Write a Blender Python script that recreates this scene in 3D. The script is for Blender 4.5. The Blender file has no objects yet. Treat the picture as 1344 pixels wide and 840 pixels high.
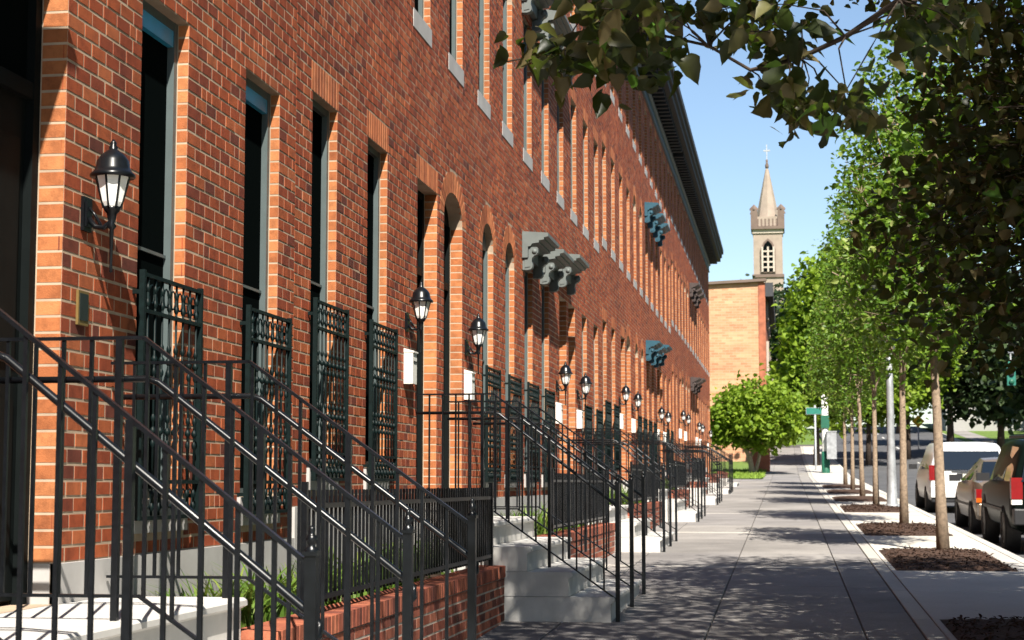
import bpy, math, random
import numpy as np
from mathutils import Matrix, Vector

random.seed(7)
rng = np.random.default_rng(11)
scene = bpy.context.scene
col = scene.collection

# ------------------------------------------------------------------ camera
F, CX, CY, VX, VY, EYE = 2250.0, 672.0, 420.0, 1032.0, 635.0, 1.4     # pixels of the 1344 x 840 photograph
ydir = np.array([VX - CX, -(VY - CY), F]); ydir /= np.linalg.norm(ydir)
zdir = np.array([0, ydir[2], -ydir[1]]); zdir /= np.linalg.norm(zdir)
xdir = np.cross(ydir, zdir)
if xdir[0] < 0: xdir = -xdir
R = np.stack([xdir, ydir, zdir])
cam = bpy.data.cameras.new('camera'); camo = bpy.data.objects.new('camera', cam); col.objects.link(camo)
cam.sensor_width = 36; cam.lens = F / 1344 * 36; cam.dof.use_dof = True; cam.dof.focus_distance = 10; cam.dof.aperture_fstop = 8; cam.clip_start = .05; cam.clip_end = 3000
m = Matrix.Identity(4)
for r_ in range(3):
    m[r_][0], m[r_][1], m[r_][2] = R[r_][0], R[r_][1], -R[r_][2]
m[2][3] = EYE
camo.matrix_world = m
scene.camera = camo

def ray(px, py): return R @ np.array([px - CX, -(py - CY), F])
def at(px, py, Y):                     # direction of a pixel, carried out to a known distance Y
    r = ray(px, py); r = r * (Y / r[1]); return float(r[0]), float(r[1]), float(r[2] + EYE)
def proj(P):
    c = (np.asarray(P, float) - [0, 0, EYE]) @ R
    return CX + F * c[..., 0] / c[..., 2], CY - F * c[..., 1] / c[..., 2], c[..., 2]

# ------------------------------------------------------------------ sky, sun, exposure
SUN = np.array([.9, -2.75, 3.1]); SUN /= np.linalg.norm(SUN)
world = bpy.data.worlds.new('World'); scene.world = world; world.use_nodes = True
wn = world.node_tree
sky = wn.nodes.new('ShaderNodeTexSky'); sky.sky_type = 'NISHITA'; sky.sun_disc = False
sky.sun_elevation = math.asin(SUN[2]); sky.sun_rotation = math.atan2(SUN[0], SUN[1])
sky.air_density = 1.0; sky.dust_density = .3; sky.ozone_density = 1.8
bg = wn.nodes['Background']; wn.links.new(sky.outputs[0], bg.inputs[0]); bg.inputs[1].default_value = .07
sl = bpy.data.lights.new('sun', 'SUN'); sl.energy = 5.0; sl.angle = math.radians(.53); sl.color = (1, .94, .84)
so = bpy.data.objects.new('sun', sl); col.objects.link(so)
so.rotation_euler = Vector(SUN).to_track_quat('Z', 'Y').to_euler(); so.location = (0, 0, 30)
scene.view_settings.view_transform = 'Standard'; scene.view_settings.look = 'None'
scene.view_settings.exposure = 1.2; scene.view_settings.gamma = 1
scene.render.engine = 'CYCLES'
scene.cycles.use_denoising = True
scene.cycles.max_bounces = 5; scene.cycles.transparent_max_bounces = 8
scene.cycles.caustics_reflective = False; scene.cycles.caustics_refractive = False

# ------------------------------------------------------------------ materials
MAT = {}
def node_mat(name):
    mt = bpy.data.materials.new(name); mt.use_nodes = True
    nt = mt.node_tree; b = nt.nodes['Principled BSDF']; MAT[name] = mt
    return mt, nt, b
def N(nt, kind, **kw):
    n = nt.nodes.new(kind)
    for k, v in kw.items():
        if k == 'inp':
            for a, c in v.items(): n.inputs[a].default_value = c
        else: setattr(n, k, v)
    return n
def ramp(nt, stops, interp='LINEAR'):
    r = nt.nodes.new('ShaderNodeValToRGB'); r.color_ramp.interpolation = interp
    e = r.color_ramp.elements
    while len(e) < len(stops): e.new(.5)
    for i, (p, c) in enumerate(stops):
        e[i].position = p; e[i].color = (*c, 1)
    return r
def mix(nt, a, b, fac, mode='MIX'):
    n = nt.nodes.new('ShaderNodeMix'); n.data_type = 'RGBA'; n.blend_type = mode
    for sock, v in ((n.inputs[0], fac), (n.inputs[6], a), (n.inputs[7], b)):
        if hasattr(v, 'is_linked'): nt.links.new(v, sock)
        elif isinstance(v, (int, float)): sock.default_value = v
        else: sock.default_value = (*v, 1)
    return n.outputs[2]
def coords(nt): 
    g = nt.nodes.new('ShaderNodeNewGeometry'); return g.outputs['Position']
def noise(nt, scale, detail=4, rough=.6, vec=None):
    n = N(nt, 'ShaderNodeTexNoise'); n.inputs['Scale'].default_value = scale
    n.inputs['Detail'].default_value = detail; n.inputs['Roughness'].default_value = rough
    nt.links.new(vec if vec is not None else coords(nt), n.inputs['Vector'])
    return n.outputs['Fac']
def bump(nt, b, height, strength=.3, dist=.01):
    n = N(nt, 'ShaderNodeBump'); n.inputs['Strength'].default_value = strength; n.inputs['Distance'].default_value = dist
    nt.links.new(height, n.inputs['Height']); nt.links.new(n.outputs[0], b.inputs['Normal'])

def plain(name, c, rough=.6, metal=0, var=.12, scale=8, spec=.4, c2=None, bmp=0):
    mt, nt, b = node_mat(name)
    f = noise(nt, scale)
    lo = tuple(v * (1 - var) for v in c); hi = tuple(min(1, v * (1 + var)) for v in (c2 or c))
    r = ramp(nt, [(.3, lo), (.7, hi)]); nt.links.new(f, r.inputs[0])
    nt.links.new(r.outputs[0], b.inputs['Base Color'])
    b.inputs['Roughness'].default_value = rough; b.inputs['Metallic'].default_value = metal
    b.inputs['Specular IOR Level'].default_value = spec
    if bmp: bump(nt, b, noise(nt, scale * 6, 6), bmp)
    return mt

def rnd_piece(nt):                     # one random value for each loose piece and each object
    g = nt.nodes.new('ShaderNodeNewGeometry'); o = nt.nodes.new('ShaderNodeObjectInfo')
    a = N(nt, 'ShaderNodeMath', operation='ADD'); nt.links.new(g.outputs['Random Per Island'], a.inputs[0]); nt.links.new(o.outputs['Random'], a.inputs[1])
    f = N(nt, 'ShaderNodeMath', operation='FRACT'); nt.links.new(a.outputs[0], f.inputs[0])
    return f.outputs[0]

def brick_mat(name, stops, rough=.85):
    mt, nt, b = node_mat(name)
    r = ramp(nt, stops); nt.links.new(rnd_piece(nt), r.inputs[0])
    n1 = noise(nt, 14, 6, .7); n2 = noise(nt, 160, 4, .6)
    c = mix(nt, r.outputs[0], (.05, .028, .02), 0.0)
    r2 = ramp(nt, [(.36, (.62, .6, .6)), (.56, (1, 1, 1))]); nt.links.new(n1, r2.inputs[0])
    c = mix(nt, r.outputs[0], r2.outputs[0], .8, 'MULTIPLY')
    n3 = noise(nt, .45, 5, .65); r3 = ramp(nt, [(.32, (.74, .74, .78)), (.6, (1.05, 1.03, 1))]); nt.links.new(n3, r3.inputs[0])
    c = mix(nt, c, r3.outputs[0], .7, 'MULTIPLY')
    mp = N(nt, 'ShaderNodeMapping'); mp.inputs['Scale'].default_value = (1, 1, .12); nt.links.new(coords(nt), mp.inputs['Vector'])
    n4 = noise(nt, 2.6, 5, .7, mp.outputs[0]); r4 = ramp(nt, [(.34, (.70, .70, .74)), (.52, (1, 1, 1)), (.72, (1.1, 1.08, 1.06))]); nt.links.new(n4, r4.inputs[0])
    c = mix(nt, c, r4.outputs[0], .8, 'MULTIPLY')
    nt.links.new(c, b.inputs['Base Color']); b.inputs['Roughness'].default_value = rough
    b.inputs['Specular IOR Level'].default_value = .25
    bump(nt, b, n2, .5, .004)
    return mt
BR = [(0, (.12, .036, .024)), (.06, (.20, .047, .024)), (.2, (.275, .058, .022)), (.55, (.325, .072, .025)), (.85, (.365, .090, .031)), (1, (.41, .12, .045))]
RV_BR = [(0, (.33, .105, .038)), (.5, (.42, .145, .052)), (1, (.50, .20, .078))]  # lighter copy of the face brick: sunlit tone of the reveals painted in
brick_mat('brick', BR)
brick_mat('brick_reveal', RV_BR)
brick_mat('brick_planter', [(0, (.13, .045, .032)), (.4, (.3, .085, .05)), (1, (.42, .14, .075))])
brick_mat('brick_arch', [(0, (.34, .10, .04)), (.5, (.48, .15, .058)), (1, (.58, .21, .085))])
plain('mortar', (.40, .305, .22), .95, var=.2, scale=5, spec=.1)
plain('mortar_grey', (.42, .36, .30), .95, var=.2, scale=5, spec=.1)
plain('stone', (.40, .385, .37), .8, var=.12, scale=3, bmp=.1)
plain('step_stone', (.50, .485, .46), .75, var=.12, scale=4, bmp=.1)
plain('frame_grey', (.075, .097, .098), .5, var=.08)
plain('frame_dark', (.006, .008, .008), .6, spec=.05)
plain('frame_blue', (.03, .30, .52), .35, var=.1)  # blue of the sky reflected in the window heads, painted as colour
plain('iron', (.0045, .0055, .007), .28, spec=.32, var=.35, scale=30)
plain('iron_green', (.003, .0085, .0085), .5, spec=.16, var=.3, scale=30)
plain('hood_grey', (.115, .13, .124), .6, var=.12)
plain('hood_blue', (.016, .068, .10), .5, var=.15)
plain('hood_brown', (.05, .035, .032), .6, var=.15)
plain('cornice', (.008, .010, .013), .7, var=.2)
plain('cornice_light', (.06, .09, .12), .55, var=.2)
plain('roof', (.05, .05, .055), .9)
plain('white_paint', (.75, .73, .68), .45, var=.05)
plain('brass', (.25, .17, .06), .45, metal=.6)
plain('plaque', (.012, .018, .018), .4)
plain('soil', (.052, .027, .017), 1, var=.4, scale=18, bmp=.6)
plain('bark', (.27, .20, .14), .9, var=.35, scale=22, bmp=.6)
plain('bark_dark', (.06, .042, .032), .95, var=.4, scale=14, bmp=.6)
plain('bark_pale', (.33, .28, .22), .9, var=.3, scale=16, bmp=.5)
plain('twig', (.05, .035, .025), .9)
plain('galv', (.34, .35, .36), .5, metal=.4, var=.3, scale=5)
plain('green_paint', (.015, .10, .06), .5)
plain('sign_green', (.02, .16, .12), .5)
plain('sign_yellow', (.75, .48, .02), .5)
plain('rubber', (.018, .018, .019), .85)
plain('rim', (.35, .35, .36), .35, metal=.7)
plain('trim_black', (.02, .02, .022), .5)
plain('paint_white', (.74, .74, .73), .25, var=.04, spec=.6)
plain('paint_tan', (.20, .155, .118), .25, var=.04, metal=.4, spec=.4)
plain('paint_dark', (.004, .007, .006), .3, var=.05, spec=.02)
plain('paint_silver', (.55, .57, .58), .25, metal=.3, var=.04)
plain('tail_red', (.20, .006, .008), .25, spec=.4)
plain('tail_amber', (.5, .10, .01), .25, spec=.4)
plain('plate', (.6, .6, .5), .5)
mt, nt, b = node_mat('ochre_brick')
sx = N(nt, 'ShaderNodeSeparateXYZ'); nt.links.new(coords(nt), sx.inputs[0]); cb = N(nt, 'ShaderNodeCombineXYZ')
nt.links.new(sx.outputs[0], cb.inputs[0]); nt.links.new(sx.outputs[2], cb.inputs[1])
bt = N(nt, 'ShaderNodeTexBrick'); nt.links.new(cb.outputs[0], bt.inputs['Vector']); bt.inputs['Scale'].default_value = 1.0
bt.inputs['Brick Width'].default_value = .42; bt.inputs['Row Height'].default_value = .15; bt.inputs['Mortar Size'].default_value = .012
bt.inputs['Color1'].default_value = (.45, .205, .11, 1); bt.inputs['Color2'].default_value = (.54, .30, .17, 1); bt.inputs['Mortar'].default_value = (.44, .31, .21, 1)
st_ = N(nt, 'ShaderNodeMapping'); st_.inputs['Scale'].default_value = (.25, 1, 1.3); nt.links.new(coords(nt), st_.inputs['Vector'])
n_ = noise(nt, .9, 6, .7, st_.outputs[0]); r_ = ramp(nt, [(.3, (.72, .66, .62)), (.62, (1.1, 1.08, 1.05))]); nt.links.new(n_, r_.inputs[0])
nt.links.new(mix(nt, bt.outputs['Color'], r_.outputs[0], 1.0, 'MULTIPLY'), b.inputs['Base Color']); b.inputs['Roughness'].default_value = .9
plain('red_brick_far', (.33, .11, .06), .9, var=.3, scale=2.5)
plain('church_stone', (.28, .225, .18), .9, var=.14, scale=.8)
plain('church_trim', (.14, .10, .08), .9, var=.14, scale=.8)
plain('church_pale', (.42, .36, .30), .9, var=.08, scale=.8)
plain('siding_white', (.30, .295, .28), .7, var=.06)
plain('grass', (.10, .16, .025), 1, var=.35, scale=3)
plain('grass_blade', (.17, .26, .03), .8, var=.3, scale=3)

def glass_mat(name, c, rough, spec):
    mt, nt, b = node_mat(name); b.inputs['Base Color'].default_value = (*c, 1)
    b.inputs['Roughness'].default_value = rough; b.inputs['Specular IOR Level'].default_value = spec
    n = noise(nt, .8, 2); bump(nt, b, n, .05, .02)
glass_mat('glass', (.003, .0045, .0045), .5, .0)
glass_mat('car_glass', (.008, .012, .018), .06, .6)
mt, nt, b = node_mat('frosted'); b.inputs['Base Color'].default_value = (.88, .87, .83, 1); b.inputs['Roughness'].default_value = .35
b.inputs['Subsurface Weight'].default_value = .3; b.inputs['Subsurface Radius'].default_value = (.02, .02, .02)
mt, nt, b = node_mat('signal_red'); b.inputs['Base Color'].default_value = (.5, .03, .01, 1); b.inputs['Emission Color'].default_value = (1, .10, .02, 1); b.inputs['Emission Strength'].default_value = 2.0

def leaf_mat(name, stops, trans, tcol, rough=.45):
    mt, nt, b = node_mat(name)
    r = ramp(nt, stops); nt.links.new(rnd_piece(nt), r.inputs[0])
    n = noise(nt, 30, 3); r2 = ramp(nt, [(.3, (.8, .8, .8)), (.7, (1.1, 1.1, 1.1))]); nt.links.new(n, r2.inputs[0])
    c = mix(nt, r.outputs[0], r2.outputs[0], .8, 'MULTIPLY')
    nt.links.new(c, b.inputs['Base Color']); b.inputs['Roughness'].default_value = rough; b.inputs['Specular IOR Level'].default_value = .35
    t = N(nt, 'ShaderNodeBsdfTranslucent'); tc = mix(nt, c, tcol, .5); nt.links.new(tc, t.inputs[0])
    ms = N(nt, 'ShaderNodeMixShader'); ms.inputs[0].default_value = trans
    nt.links.new(b.outputs[0], ms.inputs[1]); nt.links.new(t.outputs[0], ms.inputs[2])
    nt.links.new(ms.outputs[0], nt.nodes['Material Output'].inputs['Surface'])
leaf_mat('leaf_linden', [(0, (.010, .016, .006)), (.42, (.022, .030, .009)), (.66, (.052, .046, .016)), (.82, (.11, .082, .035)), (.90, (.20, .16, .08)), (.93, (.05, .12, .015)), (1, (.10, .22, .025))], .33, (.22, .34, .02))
leaf_mat('leaf_young', [(0, (.06, .135, .015)), (.5, (.12, .22, .022)), (.9, (.20, .30, .035)), (1, (.33, .36, .12))], .42, (.26, .44, .02))
leaf_mat('leaf_maple', [(0, (.10, .17, .010)), (.5, (.17, .27, .014)), (1, (.25, .34, .03))], .35, (.22, .34, .012), .6)
leaf_mat('leaf_dark', [(0, (.012, .025, .008)), (.5, (.02, .042, .011)), (1, (.045, .075, .018))], .2, (.06, .10, .015), .6)
leaf_mat('leaf_lily', [(0, (.07, .14, .02)), (.6, (.12, .21, .03)), (1, (.22, .26, .06))], .3, (.2, .28, .03))

def concrete(name, c, var, speck, stain):
    mt, nt, b = node_mat(name)
    f1 = noise(nt, 1.1, 6, .65); f2 = noise(nt, 60, 5, .7); f3 = noise(nt, .35, 4, .6)
    lo = tuple(v * (1 - var) for v in c); hi = tuple(v * (1 + var) for v in c)
    r = ramp(nt, [(.3, lo), (.7, hi)]); nt.links.new(f1, r.inputs[0])
    r2 = ramp(nt, [(.32, (1 - speck,) * 3), (.6, (1.04,) * 3)]); nt.links.new(f2, r2.inputs[0])
    c1 = mix(nt, r.outputs[0], r2.outputs[0], 1.0, 'MULTIPLY')
    r3 = ramp(nt, [(.35, (1 - stain,) * 3), (.55, (1, 1, 1))]); nt.links.new(f3, r3.inputs[0])
    c2 = mix(nt, c1, r3.outputs[0], 1.0, 'MULTIPLY')
    vo = N(nt, 'ShaderNodeTexVoronoi'); vo.inputs['Scale'].default_value = 3.2; nt.links.new(coords(nt), vo.inputs['Vector'])
    rv = ramp(nt, [(.035, (.55, .54, .54)), (.075, (1, 1, 1))]); nt.links.new(vo.outputs['Distance'], rv.inputs[0])
    c2 = mix(nt, c2, rv.outputs[0], .8, 'MULTIPLY')
    rr = ramp(nt, [(0, (.86, .86, .88)), (1, (1.1, 1.09, 1.06))]); nt.links.new(rnd_piece(nt), rr.inputs[0])
    c3 = mix(nt, c2, rr.outputs[0], 1.0, 'MULTIPLY')
    nt.links.new(c3, b.inputs['Base Color']); b.inputs['Roughness'].default_value = .9; b.inputs['Specular IOR Level'].default_value = .25
    bump(nt, b, f2, .25, .003)
concrete('pavement', (.272, .256, .245), .16, .3, .28)
concrete('pavement_band', (.44, .415, .375), .1, .15, .1)
concrete('pavement_new', (.53, .50, .45), .08, .12, .1)
concrete('asphalt', (.10, .10, .105), .2, .35, .15)
concrete('joint', (.11, .10, .09), .2, .3, .1)

# ------------------------------------------------------------------ mesh helpers
def tag(o, label=None, cat=None, group=None, kind=None):
    if label: o['label'] = label
    if cat: o['category'] = cat
    if group: o['group'] = group
    if kind: o['kind'] = kind
    return o
def empty(name, loc, label, cat, group=None, rz=0):
    o = bpy.data.objects.new(name, None); col.objects.link(o); o.location = loc; o.rotation_euler[2] = rz
    o.empty_display_size = .2
    return tag(o, label, cat, group)
def link(name, me, parent=None, loc=None):
    o = bpy.data.objects.new(name, me); col.objects.link(o)
    if parent is not None: o.parent = parent
    if loc is not None: o.location = loc
    return o
class MB:                              # collects shapes into one mesh
    def __init__(s): s.v, s.f, s.sm = [], [], []
    def add(s, vs, fs, smooth=False):
        n = len(s.v); s.v += [tuple(map(float, v)) for v in vs]
        s.f += [tuple(n + i for i in f) for f in fs]; s.sm += [smooth] * len(fs)
        return s
    def box(s, x0, x1, y0, y1, z0, z1):
        vs = [(x, y, z) for x in (x0, x1) for y in (y0, y1) for z in (z0, z1)]
        return s.add(vs, [(0, 1, 3, 2), (4, 6, 7, 5), (0, 4, 5, 1), (2, 3, 7, 6), (0, 2, 6, 4), (1, 5, 7, 3)])
    def bar(s, p, q, w, h=None, up=(0, 0, 1)):
        p, q = Vector(p), Vector(q); d = (q - p).normalized(); u = Vector(up)
        a = d.cross(u)
        if a.length < 1e-4: a = d.cross(Vector((1, 0, 0)))
        a.normalize(); c = a.cross(d).normalized(); h = h or w
        vs = [e + a * (i * w / 2) + c * (j * h / 2) for e in (p, q) for i, j in ((-1, -1), (1, -1), (1, 1), (-1, 1))]
        return s.add(vs, [(0, 1, 2, 3), (7, 6, 5, 4), (0, 4, 5, 1), (1, 5, 6, 2), (2, 6, 7, 3), (3, 7, 4, 0)])
    def tube(s, pts, rad, n=8, cap=True):
        pts = [Vector(p) for p in pts]; k = len(pts)
        if not hasattr(rad, '__len__'): rad = [rad] * k
        vs = []; ref = Vector((.31, .77, .55))
        for i, p in enumerate(pts):
            d = (pts[min(i + 1, k - 1)] - pts[max(i - 1, 0)]).normalized()
            a = d.cross(ref if abs(d.dot(ref)) < .95 else Vector((1, 0, 0))).normalized(); c = d.cross(a)
            vs += [p + (a * math.cos(2 * math.pi * j / n) + c * math.sin(2 * math.pi * j / n)) * rad[i] for j in range(n)]
        fs = [(i * n + j, i * n + (j + 1) % n, (i + 1) * n + (j + 1) % n, (i + 1) * n + j) for i in range(k - 1) for j in range(n)]
        if cap: fs += [tuple(range(n))[::-1], tuple((k - 1) * n + j for j in range(n))]
        return s.add(vs, fs, True)
    def lathe(s, prof, n=12, c=(0, 0, 0), smooth=True):
        vs = [(c[0] + r * math.cos(2 * math.pi * j / n), c[1] + r * math.sin(2 * math.pi * j / n), c[2] + z) for r, z in prof for j in range(n)]
        k = len(prof)
        fs = [(i * n + j, i * n + (j + 1) % n, (i + 1) * n + (j + 1) % n, (i + 1) * n + j) for i in range(k - 1) for j in range(n)]
        return s.add(vs, fs, smooth)
    def prism(s, poly, axis, a, b):    # polygon in the other two axes, extruded along axis from a to b
        def pt(u, v, t): return (t, u, v) if axis == 0 else (u, t, v) if axis == 1 else (u, v, t)
        n = len(poly); vs = [pt(u, v, a) for u, v in poly] + [pt(u, v, b) for u, v in poly]
        return s.add(vs, [tuple(range(n))[::-1], tuple(range(n, 2 * n))] + [(i, (i + 1) % n, n + (i + 1) % n, n + i) for i in range(n)])
    def mesh(s, name, mat, smooth=None):
        me = bpy.data.meshes.new(name); me.from_pydata(s.v, [], s.f); me.materials.append(MAT[mat])
        if any(s.sm) or smooth: me.polygons.foreach_set('use_smooth', [bool(x) if smooth is None else smooth for x in s.sm])
        me.validate(); me.update()
        import bmesh
        bm = bmesh.new(); bm.from_mesh(me); bmesh.ops.recalc_face_normals(bm, faces=bm.faces[:]); bm.to_mesh(me); bm.free()
        return me
    def build(s, name, mat, parent=None, loc=None, smooth=None):
        return link(name, s.mesh(name, mat, smooth), parent, loc)

def raw_mesh(name, verts, loops, starts, mat, smooth=False):
    me = bpy.data.meshes.new(name); me.vertices.add(len(verts)); me.vertices.foreach_set('co', np.ascontiguousarray(verts, np.float32).ravel())
    me.loops.add(len(loops)); me.loops.foreach_set('vertex_index', np.ascontiguousarray(loops, np.int32))
    me.polygons.add(len(starts)); me.polygons.foreach_set('loop_start', np.ascontiguousarray(starts, np.int32))
    me.materials.append(MAT[mat])
    me.polygons.foreach_set('use_smooth', np.full(len(starts), smooth))
    me.update(calc_edges=True); return me

def brick_batch(name, B, mat, parent=None, axis=0, inset=.0025):
    """B rows: x0,x1,y0,y1,z0,z1; the face towards +axis (0: +X, -2: -Y, 2: +Y) is a little smaller than the back: worn arrises"""
    B = np.asarray(B, float); n = len(B)
    v = np.zeros((n, 8, 3))
    k = 0
    for x in (0, 1):
        for y in (2, 3):
            for z in (4, 5):
                v[:, k, 0] = B[:, x]; v[:, k, 1] = B[:, y]; v[:, k, 2] = B[:, z]; k += 1
    front = [4, 5, 6, 7] if axis == 0 else [0, 1, 4, 5] if axis == -2 else [2, 3, 6, 7]
    back = [i for i in range(8) if i not in front]
    c = v.mean(1, keepdims=True)
    for a in (range(3)):
        if (axis == 0 and a == 0) or (axis in (-2, 2) and a == 1): continue
        d = v[:, front, a] - c[:, :, a]; v[:, front, a] -= np.sign(d) * inset
    F_ = np.array([(0, 1, 3, 2), (4, 6, 7, 5), (0, 4, 5, 1), (2, 3, 7, 6), (0, 2, 6, 4), (1, 5, 7, 3)])
    bk = set(back); F_ = np.array([f for f in F_ if set(f) != bk])
    loops = (F_[None] + (np.arange(n) * 8)[:, None, None]).ravel()
    me = raw_mesh(name, v.reshape(-1, 3), loops, np.arange(n * len(F_)) * 4, mat)
    return link(name, me, parent)
_bm_cache = {}
def brick_piece(name, b, mat, parent, axis=0):         # one brick as an object of its own, mesh shared by size
    w, d, h = round(b[1] - b[0], 3), round(b[3] - b[2], 3), round(b[5] - b[4], 3)
    key = (w, d, h, mat, axis)
    if key not in _bm_cache:
        o = brick_batch(name, [(-w, 0, -d / 2, d / 2, -h / 2, h / 2)] if axis == 0 else [(-w / 2, w / 2, -d / 2, d / 2, -h / 2, h / 2)], mat, None, axis)
        _bm_cache[key] = o.data; bpy.data.objects.remove(o)
    loc = (b[1], (b[2] + b[3]) / 2, (b[4] + b[5]) / 2) if axis == 0 else ((b[0] + b[1]) / 2, (b[2] + b[3]) / 2, (b[4] + b[5]) / 2)
    return link('brick' if name is None else name, _bm_cache[key], parent, loc)

# leaves: template of two folded halves
LT = np.array([(0, 0, 0), (0, .5, -.02), (.03, 1.06, -.2), (-.31, .74, .03), (-.45, .32, .15), (-.25, -.03, .08), (.34, .70, .0), (.46, .30, .13), (.23, -.02, .09)])
LF = [(0, 1, 2, 3, 4, 5), (0, 8, 7, 6, 2, 1)]
def leaf_frames(n, droop=.3, up=.6):
    d = rng.normal(size=(n, 3)); d[:, 2] = d[:, 2] * .5 - droop; d /= np.linalg.norm(d, axis=1, keepdims=True)
    u = rng.normal(size=(n, 3)) * (1 - up) + np.array([0, 0, up]); a = np.cross(d, u); a /= np.linalg.norm(a, axis=1, keepdims=True) + 1e-9
    nrm = np.cross(a, d)
    return np.stack([a, d, nrm], 1)
def leaves_mesh(name, P, size, mat, droop=.3, up=.6, narrow=1.0):
    P = np.asarray(P, float); n = len(P)
    fr = leaf_frames(n, droop, up); sz = size * rng.uniform(.7, 1.25, n)
    T = LT * np.array([narrow, 1, 1])
    V = np.einsum('ki,nij->nkj', T, fr) * sz[:, None, None] + P[:, None]
    L = np.concatenate([np.array(f) for f in LF]); starts = np.array([0, 6])
    loops = (L[None] + (np.arange(n) * 9)[:, None]).ravel(); st = (starts[None] + (np.arange(n) * 12)[:, None]).ravel()
    return raw_mesh(name, V.reshape(-1, 3), loops, st, mat)

def fine_template():                  # heart-shaped leaf, toothed edge, curled along and across
    half = [(.0, .0), (.13, -.05), (.29, -.01), (.41, .12), (.45, .28), (.42, .44), (.35, .60), (.25, .75), (.13, .90), (.05, 1.0), (0, 1.1)]
    def zc(x, y): return .55 * x * x + .10 * abs(x) - .16 * y * y + .03 * math.sin(9 * y) * abs(x) * 2
    rib = [(0, y) for y in (0, .2, .4, .6, .8, 1.1)]; vs = [(0, y, zc(0, y)) for _, y in rib]; fs = []
    for s in (-1, 1):
        n0 = len(vs); pts = []
        for i, (x, y) in enumerate(half[1:-1]):
            pts.append((s * (x * (1 + (.05 if i % 2 else -.04))), y + (.015 if s > 0 else 0)))
        vs += [(x, y, zc(x, y)) for x, y in pts]; e = lambda i: n0 + i
        q = [(0, e(0), e(1), e(2)), (0, e(2), e(3), 1), (1, e(3), e(4), 2), (2, e(4), e(5), 3), (3, e(5), e(6), 4), (4, e(6), e(7), e(8)), (4, e(8), 5)]
        fs += [f if s > 0 else f[::-1] for f in q]
    return np.array(vs), fs
FT, FF = fine_template()
def fine_leaves(name, P, size, mat, droop=.3, up=.55):
    P = np.asarray(P, float); n = len(P); fr = leaf_frames(n, droop, up); sz = size * rng.uniform(.65, 1.3, n)
    T = FT[None] * np.stack([rng.uniform(.8, 1.1, n), np.ones(n), rng.uniform(.2, 2.0, n)], 1)[:, None]
    V = np.einsum('nki,nij->nkj', T, fr) * sz[:, None, None] + P[:, None]
    L = np.concatenate([np.array(f) for f in FF]); st = np.cumsum([0] + [len(f) for f in FF])[:-1]
    return raw_mesh(name, V.reshape(-1, 3), (L[None] + (np.arange(n) * len(FT))[:, None]).ravel(), (st[None] + (np.arange(n) * len(L))[:, None]).ravel(), mat, True)

def gz(Y):                             # the pavement climbs along the street
    return float(np.interp(Y, [-60, 78, 105, 130, 170, 320, 900], [-.0222 * 60, .0222 * 78, 2.9, 4.6, 7.2, 12, 14]))

# ------------------------------------------------------------------ ground, pavement, road
def sheet(name, x0, x1, y0, y1, dz, mat, label=None, parent=None, nx=1, step=6.0, kind='structure'):
    ys = np.linspace(y0, y1, max(2, int((y1 - y0) / step) + 1)); xs = np.linspace(x0, x1, nx + 1)
    vs = [(x, y, gz(y) + dz) for y in ys for x in xs]; k = nx + 1
    fs = [(j * k + i, j * k + i + 1, (j + 1) * k + i + 1, (j + 1) * k + i) for j in range(len(ys) - 1) for i in range(nx)]
    o = MB().add(vs, fs).build(name, mat, parent)
    return tag(o, label, kind=None if parent else kind)
sheet('ground', -400, 400, -60, 900, -.45, 'grass')
road = sheet('road', 2.87, 12.6, -40, 260, -.26, 'asphalt')
lane = MB()
for y in range(-4, 150, 9): lane.add([(7.72, y, gz(y) - .255), (7.84, y, gz(y) - .255), (7.84, y + 3, gz(y + 3) - .255), (7.72, y + 3, gz(y + 3) - .255)], [(0, 1, 2, 3)])
lane.build('lane_marking', 'white_paint', road)
sheet('far_lawn', 12.7, 60, -40, 260, -.04, 'grass')
sheet('far_pavement', 13.6, 15.2, -40, 200, -.02, 'pavement')
walk = sheet('sidewalk', -3.02, 2.73, -10, 124, -.016, 'joint', step=3)

_slab = {}
def slab(name, x0, x1, y0, y1, mat, parent, top=0.0, th=.014, g=.006):
    key = (round(x1 - x0, 3), round(y1 - y0, 3), mat, round(gz(y1) - gz(y0), 4), th)
    if key not in _slab:
        w, l, dz = x1 - x0, y1 - y0, gz(y1) - gz(y0); e = .004
        vs = []
        for zo, ins in ((-th, g), (-e, g), (0, g + e)):
            vs += [(ins, ins, zo), (w - ins, ins, zo), (w - ins, l - ins, zo + dz), (ins, l - ins, zo + dz)]
        fs = [(8, 9, 10, 11)] + [(a + i, a + (i + 1) % 4, a + 4 + (i + 1) % 4, a + 4 + i) for a in (0, 4) for i in range(4)]
        _slab[key] = MB().add(vs, fs).mesh(name, mat)
    return link(name, _slab[key], parent, (x0, y0, gz(y0) + top))
cols = [(-3.02, -1.78), (-1.78, -.6), (-.6, .56), (.56, .98)]
ylines = [-8.6 + 2.6 * i for i in range(33)] + [77.2 + 5.2 * i for i in range(1, 9)]
for ya, yb in zip(ylines[:-1], ylines[1:]):
    band = any(abs(ya - q) < .1 for q in (20.0, 27.8, 35.6))       # paler repair strips across the walk
    for xa, xb in cols:
        if band: slab('paving_slab', xa, xb, ya, ya + .32, 'pavement_band', walk); slab('paving_slab', xa, xb, ya + .32, yb, 'pavement', walk)
        else: slab('paving_slab', xa, xb, ya, yb, 'pavement', walk)
PIT_T = [13.75, 23.05, 30.5, 39.8, 46.7, 53.5, 60.0]
edge_y = -8.6
strip = sheet('tree_strip', .98, 2.73, -10, 122, -.015, 'joint', step=3)
spans = []; y = -8.6
for t in PIT_T:
    a, b_ = t - 3.35, t + .55
    spans.append((y, a, False)); spans.append((a, b_, True)); y = b_
spans.append((y, 121, False))
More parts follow.
